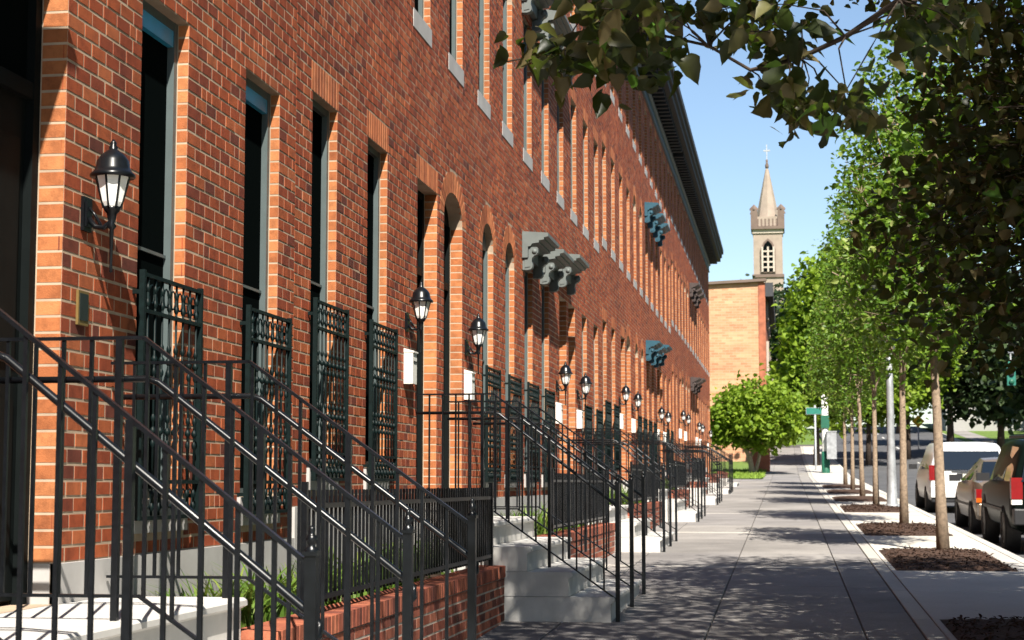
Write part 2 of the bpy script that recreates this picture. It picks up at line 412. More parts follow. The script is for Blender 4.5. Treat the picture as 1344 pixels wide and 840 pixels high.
for a, b_, pit in spans:
    n = max(1, round((b_ - a) / 3.4)); st = (b_ - a) / n
    for i in range(n):
        slab('strip_slab', .985, 1.14, a + i * st, a + (i + 1) * st, 'pavement_band', strip, .001)
        if pit:
            slab('strip_slab', 1.14, 1.2, a + i * st, a + (i + 1) * st, 'pavement_new', strip, .001, g=.002)
            slab('strip_slab', 2.52, 2.73, a + i * st, a + (i + 1) * st, 'pavement_new', strip, .001, g=.002)
        else:
            slab('strip_slab', 1.14, 2.73, a + i * st, a + (i + 1) * st, 'pavement_new', strip, .001)
curb = tag(MB().build('kerb', 'pavement_new'), kind='structure')
for i in range(44):
    y = -8.6 + i * 3
    slab('kerb_stone', 2.735, 2.87, y, y + 3, 'pavement_new', curb, .002, th=.32, g=.003)
curb2 = tag(MB().build('far_kerb', 'pavement'), kind='structure')
for i in range(32): slab('kerb_stone', 12.58, 12.72, -8 + i * 5, -3 + i * 5, 'pavement_band', curb2, 0, th=.32, g=.003)

for i, t in enumerate(PIT_T):          # mulch mounded in each tree pit
    a, b_ = t - 3.35, t + .55; nx, ny = 16, 34
    vs, fs = [], []
    for j in range(ny + 1):
        for k in range(nx + 1):
            u, v = k / nx, j / ny; x = 1.2 + u * 1.32; yy = a + v * (b_ - a)
            hgt = .055 * (math.sin(math.pi * u) * math.sin(math.pi * v)) ** .5 + (random.uniform(-.008, .012) if 0 < k < nx and 0 < j < ny else -.006)
            vs.append((x, yy, gz(yy) + .004 + hgt))
    for j in range(ny):
        for k in range(nx): fs.append((j * (nx + 1) + k, j * (nx + 1) + k + 1, (j + 1) * (nx + 1) + k + 1, (j + 1) * (nx + 1) + k))
    o = MB().add(vs, fs).build('mulch_bed', 'soil')
    tag(o, 'dark brown bark mulch mounded in a square tree pit of the pavement', 'mulch', 'mulch beds of the tree pits', 'stuff')
    if i < 4:                          # loose chips
        n = 900; P = np.stack([rng.uniform(1.22, 2.5, n), rng.uniform(a + .03, b_ - .03, n)], 1)
        zz = np.array([gz(q) for q in P[:, 1]]) + .012 + .05 * np.sqrt(np.abs(np.sin(np.pi * (P[:, 0] - 1.2) / 1.32) * np.sin(np.pi * (P[:, 1] - a) / (b_ - a))))
        me = leaves_mesh('mulch_chips', np.column_stack([P, zz]), .05, 'soil', 0, .9, .5)
        c = link('mulch_chips', me, o); c['kind'] = 'stuff'

# ------------------------------------------------------------------ the brick row
XW, CO, JT = -3.02, .0693, .009
PER = 18.0
BLK = [(-1.0, 10.3, -.19), (10.3, 28.3, 0.0), (28.3, 46.3, .21), (46.3, 70.2, .5)]
WALLTOP = 10.45
# one 18 m stretch: y0, y1, style (flat / plain / arch / hood), kind
GF = [(10.68, 11.31, 'flat', 'w'), (12.18, 12.82, 'flat', 'w'), (13.92, 14.75, 'flat', 'd'), (15.06, 15.95, 'arch', 'd'),
      (17.05, 17.71, 'arch', 'w'), (18.5, 19.13, 'arch', 'w'), (19.9, 20.55, 'hood', 'w'), (21.35, 22.0, 'hood', 'w'),
      (23.05, 23.83, 'hood', 'd'), (24.05, 24.83, 'plain', 'd'), (25.68, 26.33, 'plain', 'w'), (27.28, 27.95, 'plain', 'w')]
class Op: pass
def block_openings(bi):
    y0b, y1b, dz = BLK[bi]; out = []
    for rep in (bi - 1, bi):
        sh = (rep) * PER
        for a, b_, st, kd in GF:
            o = Op(); o.y0, o.y1, o.st, o.kd, o.fl = a + sh, b_ + sh, st, kd, 1
            o.z0, o.z1 = (1.52 if kd == 'w' else 1.09) + dz, (3.96 if st != 'arch' else 3.84) + dz
            o.rise = .25 if st == 'arch' else 0
            out.append(o)
        for k in range(12):
            c = 11.05 + 1.52 * k + sh
            o = Op(); o.y0, o.y1, o.kd, o.fl = c - .325, c + .325, 'w', 2; o.st = 'hood' if k in (6, 7, 8) else 'arch' if k in (4, 5) else 'flat'
            o.z0, o.z1 = 5.37 + dz, (7.03 if o.st != 'arch' else 6.9) + dz; o.rise = .25 if o.st == 'arch' else 0; out.append(o)
            o = Op(); o.y0, o.y1, o.kd, o.fl, o.st, o.rise = c - .3, c + .3, 'w', 3, 'flat', 0
            o.z0, o.z1 = 8.26 + dz, 9.7 + dz * .5; out.append(o)
    return [o for o in out if o.y0 > y0b + .15 and o.y1 < y1b - .1]

def in_frame(b):
    c = np.array([b[1], (b[2] + b[3]) / 2, (b[4] + b[5]) / 2]); x, y, d = proj(c)
    return -5 < x < 1349 and -5 < y < 845 and d > 0

DEPTH = .24
cblock = MB().box(XW + .1, XW + .38, 0, .16, 10.3, 10.45).mesh('cornice_block', 'cornice')
def facade(bi, root):
    y0b, y1b, dz = BLK[bi]; ops = block_openings(bi); zb = gz(y0b) - .5
    # backing wall (mortar) with real openings
    ys = sorted({y0b, y1b} | {o.y0 for o in ops} | {o.y1 for o in ops}); zs = sorted({zb, WALLTOP} | {o.z0 for o in ops} | {round(o.z1 + o.rise, 4) for o in ops})
    mb = MB(); xb = XW - .002
    for a, b_ in zip(ys[:-1], ys[1:]):
        for c, d in zip(zs[:-1], zs[1:]):
            ym, zm = (a + b_) / 2, (c + d) / 2
            if any(o.y0 < ym < o.y1 and o.z0 < zm < o.z1 + o.rise for o in ops): continue
            mb.add([(xb, a, c), (xb, b_, c), (xb, b_, d), (xb, a, d)], [(0, 1, 2, 3)])
    for o in ops:
        xi = XW - DEPTH; pts = [(o.y0, o.z0), (o.y1, o.z0), (o.y1, o.z1)]
        if o.rise:
            yc, r = (o.y0 + o.y1) / 2, (o.y1 - o.y0) / 2; arc = [(yc + r * math.cos(t), o.z1 + o.rise * math.sin(t)) for t in np.linspace(0, math.pi, 13)]
            pts += arc[1:]
            top = o.z1 + o.rise
            for p, q in zip(arc[:-1], arc[1:]): mb.add([(xb, p[0], p[1]), (xb, p[0], top), (xb, q[0], top), (xb, q[0], q[1])], [(0, 1, 2, 3)])
        else: pts += [(o.y0, o.z1)]
        n = len(pts)
        mb.add([(xb, *p) for p in pts] + [(xi, *p) for p in pts], [(i, (i + 1) % n, n + (i + 1) % n, n + i) for i in range(n)])
    mb.add([(xb, y0b, WALLTOP), (xb, y1b, WALLTOP), (XW - .3, y1b, WALLTOP), (XW - .3, y0b, WALLTOP)], [(0, 1, 2, 3)])
    wall = mb.build('wall', 'mortar', root)
    # face bricks, course by course, stopping at the openings, soldier heads and arch rings
    B = []; RV = {-2: [], 2: []}
    zc = 1.26 + dz + .002; nco = int((WALLTOP - zc) / CO)
    for i in range(nco):
        za, zt = zc + i * CO, zc + i * CO + CO - JT; zm = (za + zt) / 2; iv = []
        for o in ops:
            sol = .205 if o.st in ('flat',) else 0
            if o.z0 - (.165 if o.kd == 'w' else 0) < zm < o.z0 and o.kd == 'w': iv.append((o.y0 - .05, o.y1 + .05))
            elif o.z0 <= zm < o.z1 + (0 if not o.rise else 0): iv.append((o.y0, o.y1))
            elif sol and o.z1 <= zm < o.z1 + sol: iv.append((o.y0 - .03, o.y1 + .03))
            elif o.rise and o.z1 <= zm < o.z1 + o.rise + .2:
                r = (o.y1 - o.y0) / 2 + .2; yc = (o.y0 + o.y1) / 2
                w = r * math.sqrt(max(0, 1 - ((zm - o.z1) / (o.rise + .2)) ** 2)); iv.append((yc - w, yc + w))
            if o.z0 <= zm < o.z1:
                rd = .058 if o.kd == 'w' else .115
                RV[-2].append((XW - rd, XW - .0015, o.y1 - .0015, o.y1 + .02, za, zt)); RV[2].append((XW - rd, XW - .0015, o.y0 - .02, o.y0 + .0015, za, zt))
        iv.sort(); free = []; y = y0b
        for a, b_ in iv:
            if a > y + .02: free.append((y, a))
            y = max(y, b_)
        if y < y1b: free.append((y, y1b))
        for a, b_ in free:
            off = (i % 2) * .0805 + (.04 if (i * 7) % 11 == 3 else 0); k = math.floor((a - off) / .161); cuts = [a]
            while True:
                k += 1; p = k * .161 + off + random.uniform(-.004, .004)
                if p >= b_ - .05: break
                if p > a + .05:
                    cuts.append(p)
                    if random.random() < .05 and p + .08 < b_ - .05: cuts.append(p + .08)
            cuts.append(b_)
            for p, q in zip(cuts[:-1], cuts[1:]):
                j0 = JT / 2 if p > a else (0 if a > y0b else 0); j1 = JT / 2 if q < b_ else 0
                pr = random.gauss(.0003, .0007)
                B.append((XW - .02, XW + max(-.001, min(.0012, pr)), p + j0, q - j1, za + random.uniform(-.001, .001), zt + random.uniform(-.001, .001)))
    B = np.array(B)
    # the bricks that show largest are pieces of their own
    pick = set()
    if bi < 2:
        ok = [j for j in range(len(B)) if in_frame(B[j])]
        ok.sort(key=lambda j: (B[j][2] + (0 if (B[j][3] - B[j][2]) > .12 else 2)))
        pick = set(ok[:300])
        for j in sorted(pick):
            b = B[j].copy(); w = .151 if abs(b[3] - b[2] - .151) < .009 else round(b[3] - b[2], 2); c = (b[2] + b[3]) / 2
            c = (b[2] + b[3]) / 2; h = .0593; zc_ = (b[4] + b[5]) / 2
            brick_piece('brick', (b[0], b[1], c - w / 2, c + w / 2, zc_ - h / 2, zc_ + h / 2), 'brick', wall)
    rest = B[[j for j in range(len(B)) if j not in pick]]
    tag(brick_batch('brick_field', rest, 'brick', wall), kind='stuff')
    for ax in (-2, 2):
        if RV[ax]: tag(brick_batch('reveal_bricks', RV[ax], 'brick_reveal', wall, ax, .0015), kind='stuff')
    # soldier heads and arch rings
    sold = MB(); ring = []
    far = MB()
    for o in ops:
        near = bi == 1 and o.fl == 1
        if o.st == 'flat':
            n = round((o.y1 - o.y0 + .06) / .0695); w = (o.y1 - o.y0 + .06) / n
            for k in range(n):
                b = (XW - .02, XW + .0003, o.y0 - .03 + k * w + .004, o.y0 - .03 + (k + 1) * w - .004, o.z1 + .002, o.z1 + .2)
                if near: brick_piece('soldier_brick', b, 'brick_arch', wall)
                else: far.box(*b)
        elif o.rise:
            yc, r = (o.y0 + o.y1) / 2, (o.y1 - o.y0) / 2; n = 15
            for k in range(n):
                t0, t1 = math.pi * (k + .06) / n, math.pi * (k + .94) / n
                q = [(yc + (r + e) * math.cos(t), o.z1 + (o.rise + e) * math.sin(t)) for e, t in ((.0, t0), (.195, t0), (.195, t1), (.0, t1))]
                if near: MB().prism(q, 0, XW - .02, XW + .0005).build('voussoir', 'brick_arch', wall)
                else: far.prism(q, 0, XW - .02, XW + .0005)
    if far.v: tag(far.build('head_bricks', 'brick_arch', wall), kind='stuff')
    # plinth, broken at the doors
    cuts = sorted([(o.y0, o.y1) for o in ops if o.kd == 'd']); y = y0b + .002
    for a, b_ in cuts + [(y1b - .002, y1b)]:
        if a - y > .05: MB().box(XW - .02, XW + .022, y, a, zb, 1.258 + dz).build('plinth', 'stone', root)
        y = b_
        if b_ < y1b:                   # plinth returns into the doorway
            for q0, q1 in ((a - .01, a + .004), (b_ - .004, b_ + .01)): MB().box(XW - .118, XW - .021, q0, q1, 1.09 + dz - .1, 1.258 + dz).build('plinth_return', 'stone', root)
    # windows and doors
    for o in ops:
        yc = (o.y0 + o.y1) / 2; d0 = .062 if o.kd == 'w' else .12; fw = .045
        xa, xc = XW - d0, XW - d0 - .05
        if o.kd == 'w':
            f = MB()
            f.box(xc, xa, o.y0, o.y0 + fw, o.z0, o.z1); f.box(xc, xa, o.y1 - fw, o.y1, o.z0, o.z1)
            f.box(xc, xa - .003, o.y0 + fw, o.y1 - fw, o.z0, o.z0 + fw)
            zmid = o.z0 + (o.z1 - o.z0) * .5
            e_ = .008 if o.fl == 1 else .02
            f.box(xc + .01, xc + .025, o.y0 + fw, o.y1 - fw, zmid - e_, zmid + e_)
            if not o.rise: f.box(xc, xa - .003, o.y0 + fw, o.y1 - fw, o.z1 - fw, o.z1)
            else:
                r = (o.y1 - o.y0) / 2; arc = [(yc + r * math.cos(t), o.z1 + o.rise * math.sin(t)) for t in np.linspace(0, math.pi, 13)]
                f.prism(arc, 0, xc, xa - .012)
            w = f.build('window', 'frame_grey', root)
            MB().box(xc + .004, xc + .012, o.y0 + fw - .01, o.y1 - fw + .01, o.z0 + fw - .01, o.z1 - .005).build('pane', 'glass', w)
            if o.fl == 1 and o.st == 'plain': MB().box(xa - .05, xa - .006, o.y0 + fw + .001, o.y1 - fw - .001, o.z1 - .13, o.z1 - .046).build('head_panel', 'frame_blue', w)  # blue box painting the sky's reflection at the top of the pane
            MB().box(XW - .05, XW + (.02 if o.fl == 1 else .005), o.y0 - .049, o.y1 + .049, o.z0 - .162, o.z0 - .004).build('sill', 'stone', root)
        else:
            f = MB(); f.box(xc, xa, o.y0, o.y0 + .06, o.z0, o.z1); f.box(xc, xa, o.y1 - .06, o.y1, o.z0, o.z1)
            tz = o.z0 + 2.13; f.box(xc, xa - .003, o.y0 + .06, o.y1 - .06, tz, tz + .07)
            if o.rise:
                r = (o.y1 - o.y0) / 2; f.prism([(yc + r * math.cos(t), o.z1 + o.rise * math.sin(t)) for t in np.linspace(0, math.pi, 13)], 0, xc, xa - .012)
            else: f.box(xc, xa - .003, o.y0 + .06, o.y1 - .06, o.z1 - .06, o.z1)
            d = f.build('door', 'frame_dark', root)
            lf = MB(); lf.box(xc - .03, xc + .012, o.y0 + .061, o.y1 - .061, o.z0 + .02, tz)
            for pz0, pz1 in ((.2, .85), (1.0, 1.95)):
                for s in (-1, 1): lf.box(xc + .012, xc + .022, yc + s * .16 - .11, yc + s * .16 + .11, o.z0 + pz0, o.z0 + pz1)
            lf.build('door_leaf', 'frame_dark', d)
            MB().box(xc + .004, xc + .012, o.y0 + .06, o.y1 - .06, tz + .07, o.z1 - .004).build('transom_pane', 'glass', d)
            MB().lathe([(0, 0), (.022, .004), (.03, .02), (.02, .04), (0, .045)], 8).build('knob', 'brass', d, (xc + .03, o.y0 + .13, o.z0 + .98))
            MB().box(XW - DEPTH, XW + .03, o.y0 + .001, o.y1 - .001, o.z0 - .14, o.z0 - .002).build('threshold', 'stone', root)
        if o.st == 'hood': hood(root, o, ['hood_grey', 'hood_grey', 'hood_blue', 'hood_brown'][bi])
    # cornice: frieze, bed mouldings, soffit with blocks, crown
    c = MB().prism([(XW - .01, 10.02), (XW + .05, 10.02), (XW + .05, 10.06), (XW + .03, 10.08), (XW + .03, 10.28), (XW + .09, 10.3), (XW + .09, 10.36), (XW + .05, 10.4), (XW - .01, 10.4)], 1, y0b + .001, y1b - .001).build('frieze', 'cornice_light', root)
    cr = MB().prism([(XW - .3, 10.452), (XW + .5, 10.452), (XW + .5, 10.6), (XW + .56, 10.61), (XW + .56, 10.75), (XW + .62, 10.76), (XW + .62, 10.93), (XW - .3, 10.95)], 1, y0b + .001, y1b - .001).build('cornice', 'cornice', root)
    for k in range(int((y1b - y0b) / .42)): link('cornice_block', cblock, cr, (0, y0b + .1 + k * .42, 0))
    MB().box(-13, XW - .26, y0b + .004, y1b - .004, 0, 10.44).build('rear_mass', 'red_brick_far', root)
    MB().box(-13.1, XW - .31, y0b + .006, y1b - .006, 10.442, 10.6).build('roof', 'roof', root)

def hood(root, o, mat):
    a, b_ = o.y0 - .2, o.y1 + .16
    up = .16 if o.kd == 'd' else 0
    zt = o.z1 + .38 + up
    pr = [(XW + .003, zt - .30), (XW + .07, zt - .30), (XW + .07, zt - .17), (XW + .10, zt - .165), (XW + .12, zt - .135), (XW + .20, zt - .125), (XW + .20, zt - .10), (XW + .26, zt - .09), (XW + .26, zt - .065), (XW + .31, zt - .055), (XW + .31, zt - .012), (XW + .003, zt + .012)]
    h = MB().prism(pr, 1, a, b_).build('window_hood', mat, root)
    MB().box(XW + .05, XW + .074, a + .16, b_ - .16, zt - .28, zt - .19).build('frieze_panel', mat, h)
    for yy in (a + .03, b_ - .13):
        z = zt - .175
        poly = [(XW + .073, z), (XW + .175, z), (XW + .185, z - .02), (XW + .185, z - .06), (XW + .17, z - .085), (XW + .14, z - .1), (XW + .115, z - .13), (XW + .11, z - .17), (XW + .12, z - .2), (XW + .12, z - .235), (XW + .1, z - .26), (XW + .06, z - .27), (XW + .003, z - .265), (XW + .003, z - .128), (XW + .073, z - .128)]
        bk = MB().prism(poly, 1, yy, yy + .1)
        bk.lathe([(.03, -.006), (.03, .006), (0, .008)], 10, (0, 0, 0))
        bk.v[-30:] = [(XW + .145 + p[0], yy - p[2] - .003, z - .05 + p[1]) for p in bk.v[-30:]]
        bk.prism([(XW + .03, z - .14), (XW + .09, z - .14), (XW + .095, z - .23), (XW + .03, z - .24)], 1, yy - .008, yy)
        bk.build('bracket', mat, h)

labels = ['red brick row house block with blue window heads beside the wall plaque',
          'red brick row house block with light grey window hoods on scroll brackets',
          'red brick row house block with teal blue window hoods',
          'red brick row house block with dark brown window hoods at the row end']
for bi in range(4):
    r = empty('row_house', (0, 0, 0), labels[bi], 'building')
    facade(bi, r)

# ------------------------------------------------------------------ window guards
gm_frame = MB()
for yy in (-.4, .4): gm_frame.box(0, .026, yy - .012, yy + .012, 0, 1.17)
for zz in (0, .17, .97, 1.14): gm_frame.box(.002, .024, -.388, .388, zz, zz + .018)
for zz in (.1, 1.06):
    for yy in (-.37, .37): gm_frame.box(-.05, .002, yy - .01, yy + .01, zz, zz + .02)
gm_frame = gm_frame.mesh('guard_frame', 'iron_green')
gb = MB().tube([(.015, 0, .02), (.015, 0, 1.145)], .0062, 6)
for zz, rr in ((.06, .013), (.12, .013), (.36, .012), (.42, .016), (.48, .012), (.70, .012), (.76, .016), (.82, .012), (1.02, .013), (1.09, .013)):
    gb.lathe([(.006, -.02), (rr, -.006), (rr, .006), (.006, .02)], 6, (.015, 0, zz))
gb = gb.mesh('guard_bar', 'iron_green')
gs = MB(); r0 = .03
if True:
    gs.tube([(.015, .048 + r0 * math.cos(t), r0 * 1.5 * math.sin(t)) for t in np.linspace(0, 2 * math.pi, 13)], .0045, 4, False)
gs = gs.mesh('guard_scroll', 'iron_green')
def guard(y, z, label, group):
    r = empty('window_guard', (XW + .045, y, z), label, 'window guard', group)
    link('guard_frame', gm_frame, r)
    for k in range(8):
        link('bar', gb, r, (0, -.336 + k * .096, 0))
        if k < 7:
            for zz in (.1, 1.065): link('scroll', gs, r, (0, -.336 + k * .096, zz))
gl = {25.68 - 18: 'ornate dark green iron guard on the window beside the wall plaque lantern',
      27.28 - 18: 'ornate iron guard on the second window past the plaque lantern',
      10.68: 'ornate iron guard on the soldier-headed window nearest the blue-headed windows',
      12.18: 'ornate iron guard on the window just before the square-headed door'}
for bi in range(3):
    for o in block_openings(bi):
        if o.fl == 1 and o.kd == 'w' and o.y0 > 5:
            lb = next((v for k, v in gl.items() if abs(k - o.y0) < .05), None)
            grp = None
            if not lb: lb, grp = {'flat': ('dark iron guard on a soldier-headed window of the teal-hooded block', 'guards of the teal-hooded block'), 'arch': ('dark iron guard across an arched ground floor window', 'guards on arched windows'),
                'hood': ('dark iron guard across a ground floor window under a bracketed hood', 'guards under hoods'), 'plain': ('dark iron guard on a plain window past the last hooded door', 'guards on plain windows')}[o.st]
            guard((o.y0 + o.y1) / 2, o.z0 - .1, lb, grp)

# ------------------------------------------------------------------ lanterns, letter boxes, plaque
lm = {}
lm['plate'] = MB().box(0, .014, -.045, .045, -.075, .075).box(.014, .022, -.03, .03, -.055, .055).mesh('wall_plate', 'iron')
lm['arm'] = MB().tube([(.02, 0, -.02), (.05, 0, -.055), (.09, 0, -.06), (.125, 0, -.03), (.125, 0, 0)], [.013, .012, .012, .012, .014], 8).tube([(.02, 0, .03), (.045, 0, .0), (.075, 0, -.05)], .007, 6).mesh('arm', 'iron')
lm['tail'] = MB().lathe([(.0, -.26), (.008, -.255), (.006, -.23), (.010, -.07), (.022, -.055), (.012, -.04), (.02, -.02), (.022, 0), (.034, .012), (.042, .03), (.0, .03)], 10, (.125, 0, 0)).mesh('tail', 'iron')
lm['glass'] = MB().lathe([(.038, .03), (.048, .05), (.076, .165), (0, .166)], 8, (.125, 0, 0), False).mesh('lantern_glass', 'frosted')
rb = MB()
for k in range(8):
    a = 2 * math.pi * k / 8; ca, sa = math.cos(a), math.sin(a)
    rb.bar((.125 + .040 * ca, .040 * sa, .028), (.125 + .078 * ca, .078 * sa, .168), .008)
lm['ribs'] = rb.mesh('lantern_ribs', 'iron')
lm['cap'] = MB().lathe([(0, .166), (.098, .160), (.1, .172), (.086, .184), (.076, .2), (.07, .235), (.05, .262), (.026, .28), (.018, .286), (.02, .296), (.013, .304), (.015, .314), (.004, .33), (0, .331)], 16, (.125, 0, 0)).mesh('cap', 'iron')
def lantern(y, z, label, group):
    r = empty('wall_lantern', (XW + .001, y, z), label, 'lantern', group)
    link('wall_plate', lm['plate'], r); link('arm', lm['arm'], r); link('tail', lm['tail'], r); g = link('lantern_glass', lm['glass'], r); link('rib', lm['ribs'], g); link('cap', lm['cap'], r)
mail = MB().box(0, .075, -.075, .075, 0, .25).prism([(0, .25), (.085, .25), (.085, .262), (0, .285)], 1, -.08, .08)
mail = mail.mesh('mail_body', 'white_paint'); mailf = MB().box(.0752, .079, -.055, .055, .17, .185).mesh('mail_slot', 'trim_black')
LY = [13.5, 16.12, 22.72, 25.05]
cnt = 0
for bi in range(4):
    y0b, y1b, dz = BLK[bi]
    for rep in (bi - 1, bi):
        for k, yl in enumerate(LY):
            y = yl + rep * PER
            if not (y0b + .1 < y < y1b - .1) or y < 6: continue
            if y < 10: lb, grp = 'black wall lantern with frosted panes above the small dark plaque', None
            elif y < 14: lb, grp = 'black wall lantern just before the square-headed door', None
            elif y < 17: lb, grp = 'black wall lantern just past the arched door', None
            else: lb, grp = 'black wall lantern over a white letter box along the farther house doors', 'lanterns of the farther doors'
            lantern(y, 2.68 + dz + (.085 if bi == 0 else .02), lb, grp)
            if y > 10:
                r = empty('letter_box', (XW + .002, y, 2.2 + dz), 'white letter box under the lantern before the square-headed door' if y < 14 else 'white letter box under the lantern past the arched door' if y < 17 else 'white letter box under a lantern along the farther house doors', 'letter box', 'letter boxes of the farther doors' if y > 17 else None)
                link('box', mail, r); link('slot', mailf, r)
r = empty('plaque', (XW + .002, 7.03, 2.16), 'small dark plaque with brass rim on the brick wall under the lantern', 'plaque')
MB().box(0, .012, -.055, .055, -.075, .075).build('rim', 'brass', r)
MB().box(.012, .015, -.043, .043, -.055, .063).build('panel', 'plaque', r)

# ------------------------------------------------------------------ stoops, stair railings, planters, fences
STC = [6.05 + 9 * k for k in range(8)]
def blk_dz(y):
    for a, b_, d in BLK:
        if a <= y < b_: return d
    return BLK[-1][2]
finial = MB().lathe([(.03, 0), (.03, .012), (.014, .02), (.02, .03), (.026, .045), (.02, .06), (.009, .068), (.015, .08), (.012, .092), (0, .1)], 10).mesh('finial', 'iron')
def railing(y, L, xe, xg, zg, label, group):
    """top rail, round handrail, bottom rail, balusters, newel: landing level L, landing edge xe, foot of stair xg at height zg"""
    r = empty('stair_railing', (0, y, 0), label, 'railing', group)
    kx = xe + .02; zt0 = L + 1.04; zt1 = zg + 1.06
    def ztop(x): return zt0 if x <= kx else zt0 + (zt1 - zt0) * (x - kx) / (xg - kx)
    def zlow(x):
        zl0, zl1 = L + .09, zg + .17
        return zl0 if x <= kx else zl0 + (zl1 - zl0) * (x - kx) / (xg - kx)
    x0 = XW + .03
    t = MB().bar((x0, 0, zt0), (kx, 0, zt0), .024, .013).bar((kx, 0, zt0), (xg, 0, zt1), .024, .013); t.build('top_rail', 'iron', r)
    h = MB().tube([(x0, .05, zt0 - .15), (kx, .05, zt0 - .15), (kx + .04, .05, zt0 - .165), (xg - .03, .05, ztop(xg - .03) - .15), (xg + .01, .05, zt1 - .17), (xg + .012, .04, zt1 - .2), (xg, .01, zt1 - .215)], .013, 8); h.build('handrail', 'iron', r)
    MB().bar((x0, 0, L + .09), (kx, 0, L + .09), .022, .012).bar((kx, 0, L + .09), (xg, 0, zlow(xg)), .022, .012).build('bottom_rail', 'iron', r)
    n = int((xg - x0) / .108)
    for k in range(1, n):
        x = x0 + k * (xg - x0) / n; post = k % 5 == 0
        w = .025 if post else .0135; zb_ = (zlow(x) - (.10 if x <= kx else .13)) if post else zlow(x)
        if post: MB().bar((x, 0, zb_), (x, 0, ztop(x) - .004), w).build('post', 'iron', r)
        else: MB().bar((x, 0, zb_), (x, 0, ztop(x) - .004), w).build('baluster', 'iron', r)
    nw = MB().bar((xg, 0, zg - .02), (xg, 0, zt1 + .03), .034).box(xg - .022, xg + .022, -.022, .022, zt1 + .03, zt1 + .042).build('newel_post', 'iron', r)
    link('finial', finial, nw, (xg, 0, zt1 + .042)).scale = (.7, .7, .75)

FEN = [None]
def stair_words(k):
    return ['the steps beside the wall plaque', 'the steps to the square and arched doors', 'the steps under the grey hooded door'][k] if k < 3 else 'the farther house steps'
for k, c in enumerate(STC):
    L = 1.09 + blk_dz(c); zg = gz(c - 1.3); rise = L - zg; n = max(1, round(rise / .19))
    xg = -1.34 if k < 2 else -1.6; st = .335; xe = xg - .02 - st * (n - 1)
    if k == 7: continue
    far = k >= 3
    r = empty('stoop', (0, c, zg), 'pale concrete stoop: ' + ('broad landing beside the wall plaque door' if k == 0 else 'dappled steps to the square and arched doors' if k == 1 else 'sunlit steps under the grey hooded door' if k == 2 else 'steps of a farther house'), 'steps', 'stoops of the farther houses' if far else None)
    for i in range(n):
        top = rise * (n - i) / n; bot = rise * (n - i - 1) / n
        x1 = xe + st * i; e = .012
        lo = bot + (.003 if i < n - 1 else -.25)
        prof = [(XW + .025, lo), (x1 - .03, lo), (x1 - .03, top - .05), (x1, top - .035), (x1, top - e), (x1 - e, top), (XW + .025, top)]
        if i: prof = [(XW + .025, lo), (x1 - .03, lo), (x1 - .03, top - .05), (x1, top - .035), (x1, top - e), (x1 - e, top), (XW + .025, top)]
        MB().prism(prof, 1, -1.35 + .004 * i, 1.35 - .004 * i).build('landing' if i == 0 else 'step', 'step_stone', r)
    for j, dy in enumerate((-1.27, 0, 1.27) if k < 6 else ()):
        lb = ['first', 'middle', 'last'][j]
        lab = f'black iron {["railing down the downhill side of", "middle railing of", "railing down the uphill side of"][j]} {stair_words(k)}'
        railing(c + dy, L, xe, xg, gz(c + dy), lab, 'railings of the farther house steps ' + lb if far else None)

picket = MB().bar((0, 0, .03), (0, 0, .6), .014).mesh('picket', 'iron')
blade_cache = {}
def lily(parent_name, x, y, z, h, label, group, n=60):
    vs, fs = [], []
    for k in range(n):
        a = random.uniform(0, 2 * math.pi); lean = random.uniform(.3, 1.2); L_ = h * random.uniform(.6, 1.1); w = random.uniform(.008, .015)
        px_, py_ = random.gauss(0, .05), random.gauss(0, .05); d = (math.cos(a), math.sin(a)); q = (-d[1], d[0]); s0 = len(vs)
        for i in range(5):
            t = i / 4; r_ = lean * L_ * t * t * .8 + .02 * t; zz = L_ * (t - .35 * lean * t * t); ww = w * (1 - t) ** .6 + .001
            for s in (-1, 1): vs.append((px_ + d[0] * r_ + q[0] * ww * s, py_ + d[1] * r_ + q[1] * ww * s, zz))
        fs += [(s0 + 2 * i, s0 + 2 * i + 1, s0 + 2 * i + 3, s0 + 2 * i + 2) for i in range(4)]
    o = MB().add(vs, fs).build(parent_name, 'leaf_lily', None, (x, y, z))
    return tag(o, label, 'plant', group)
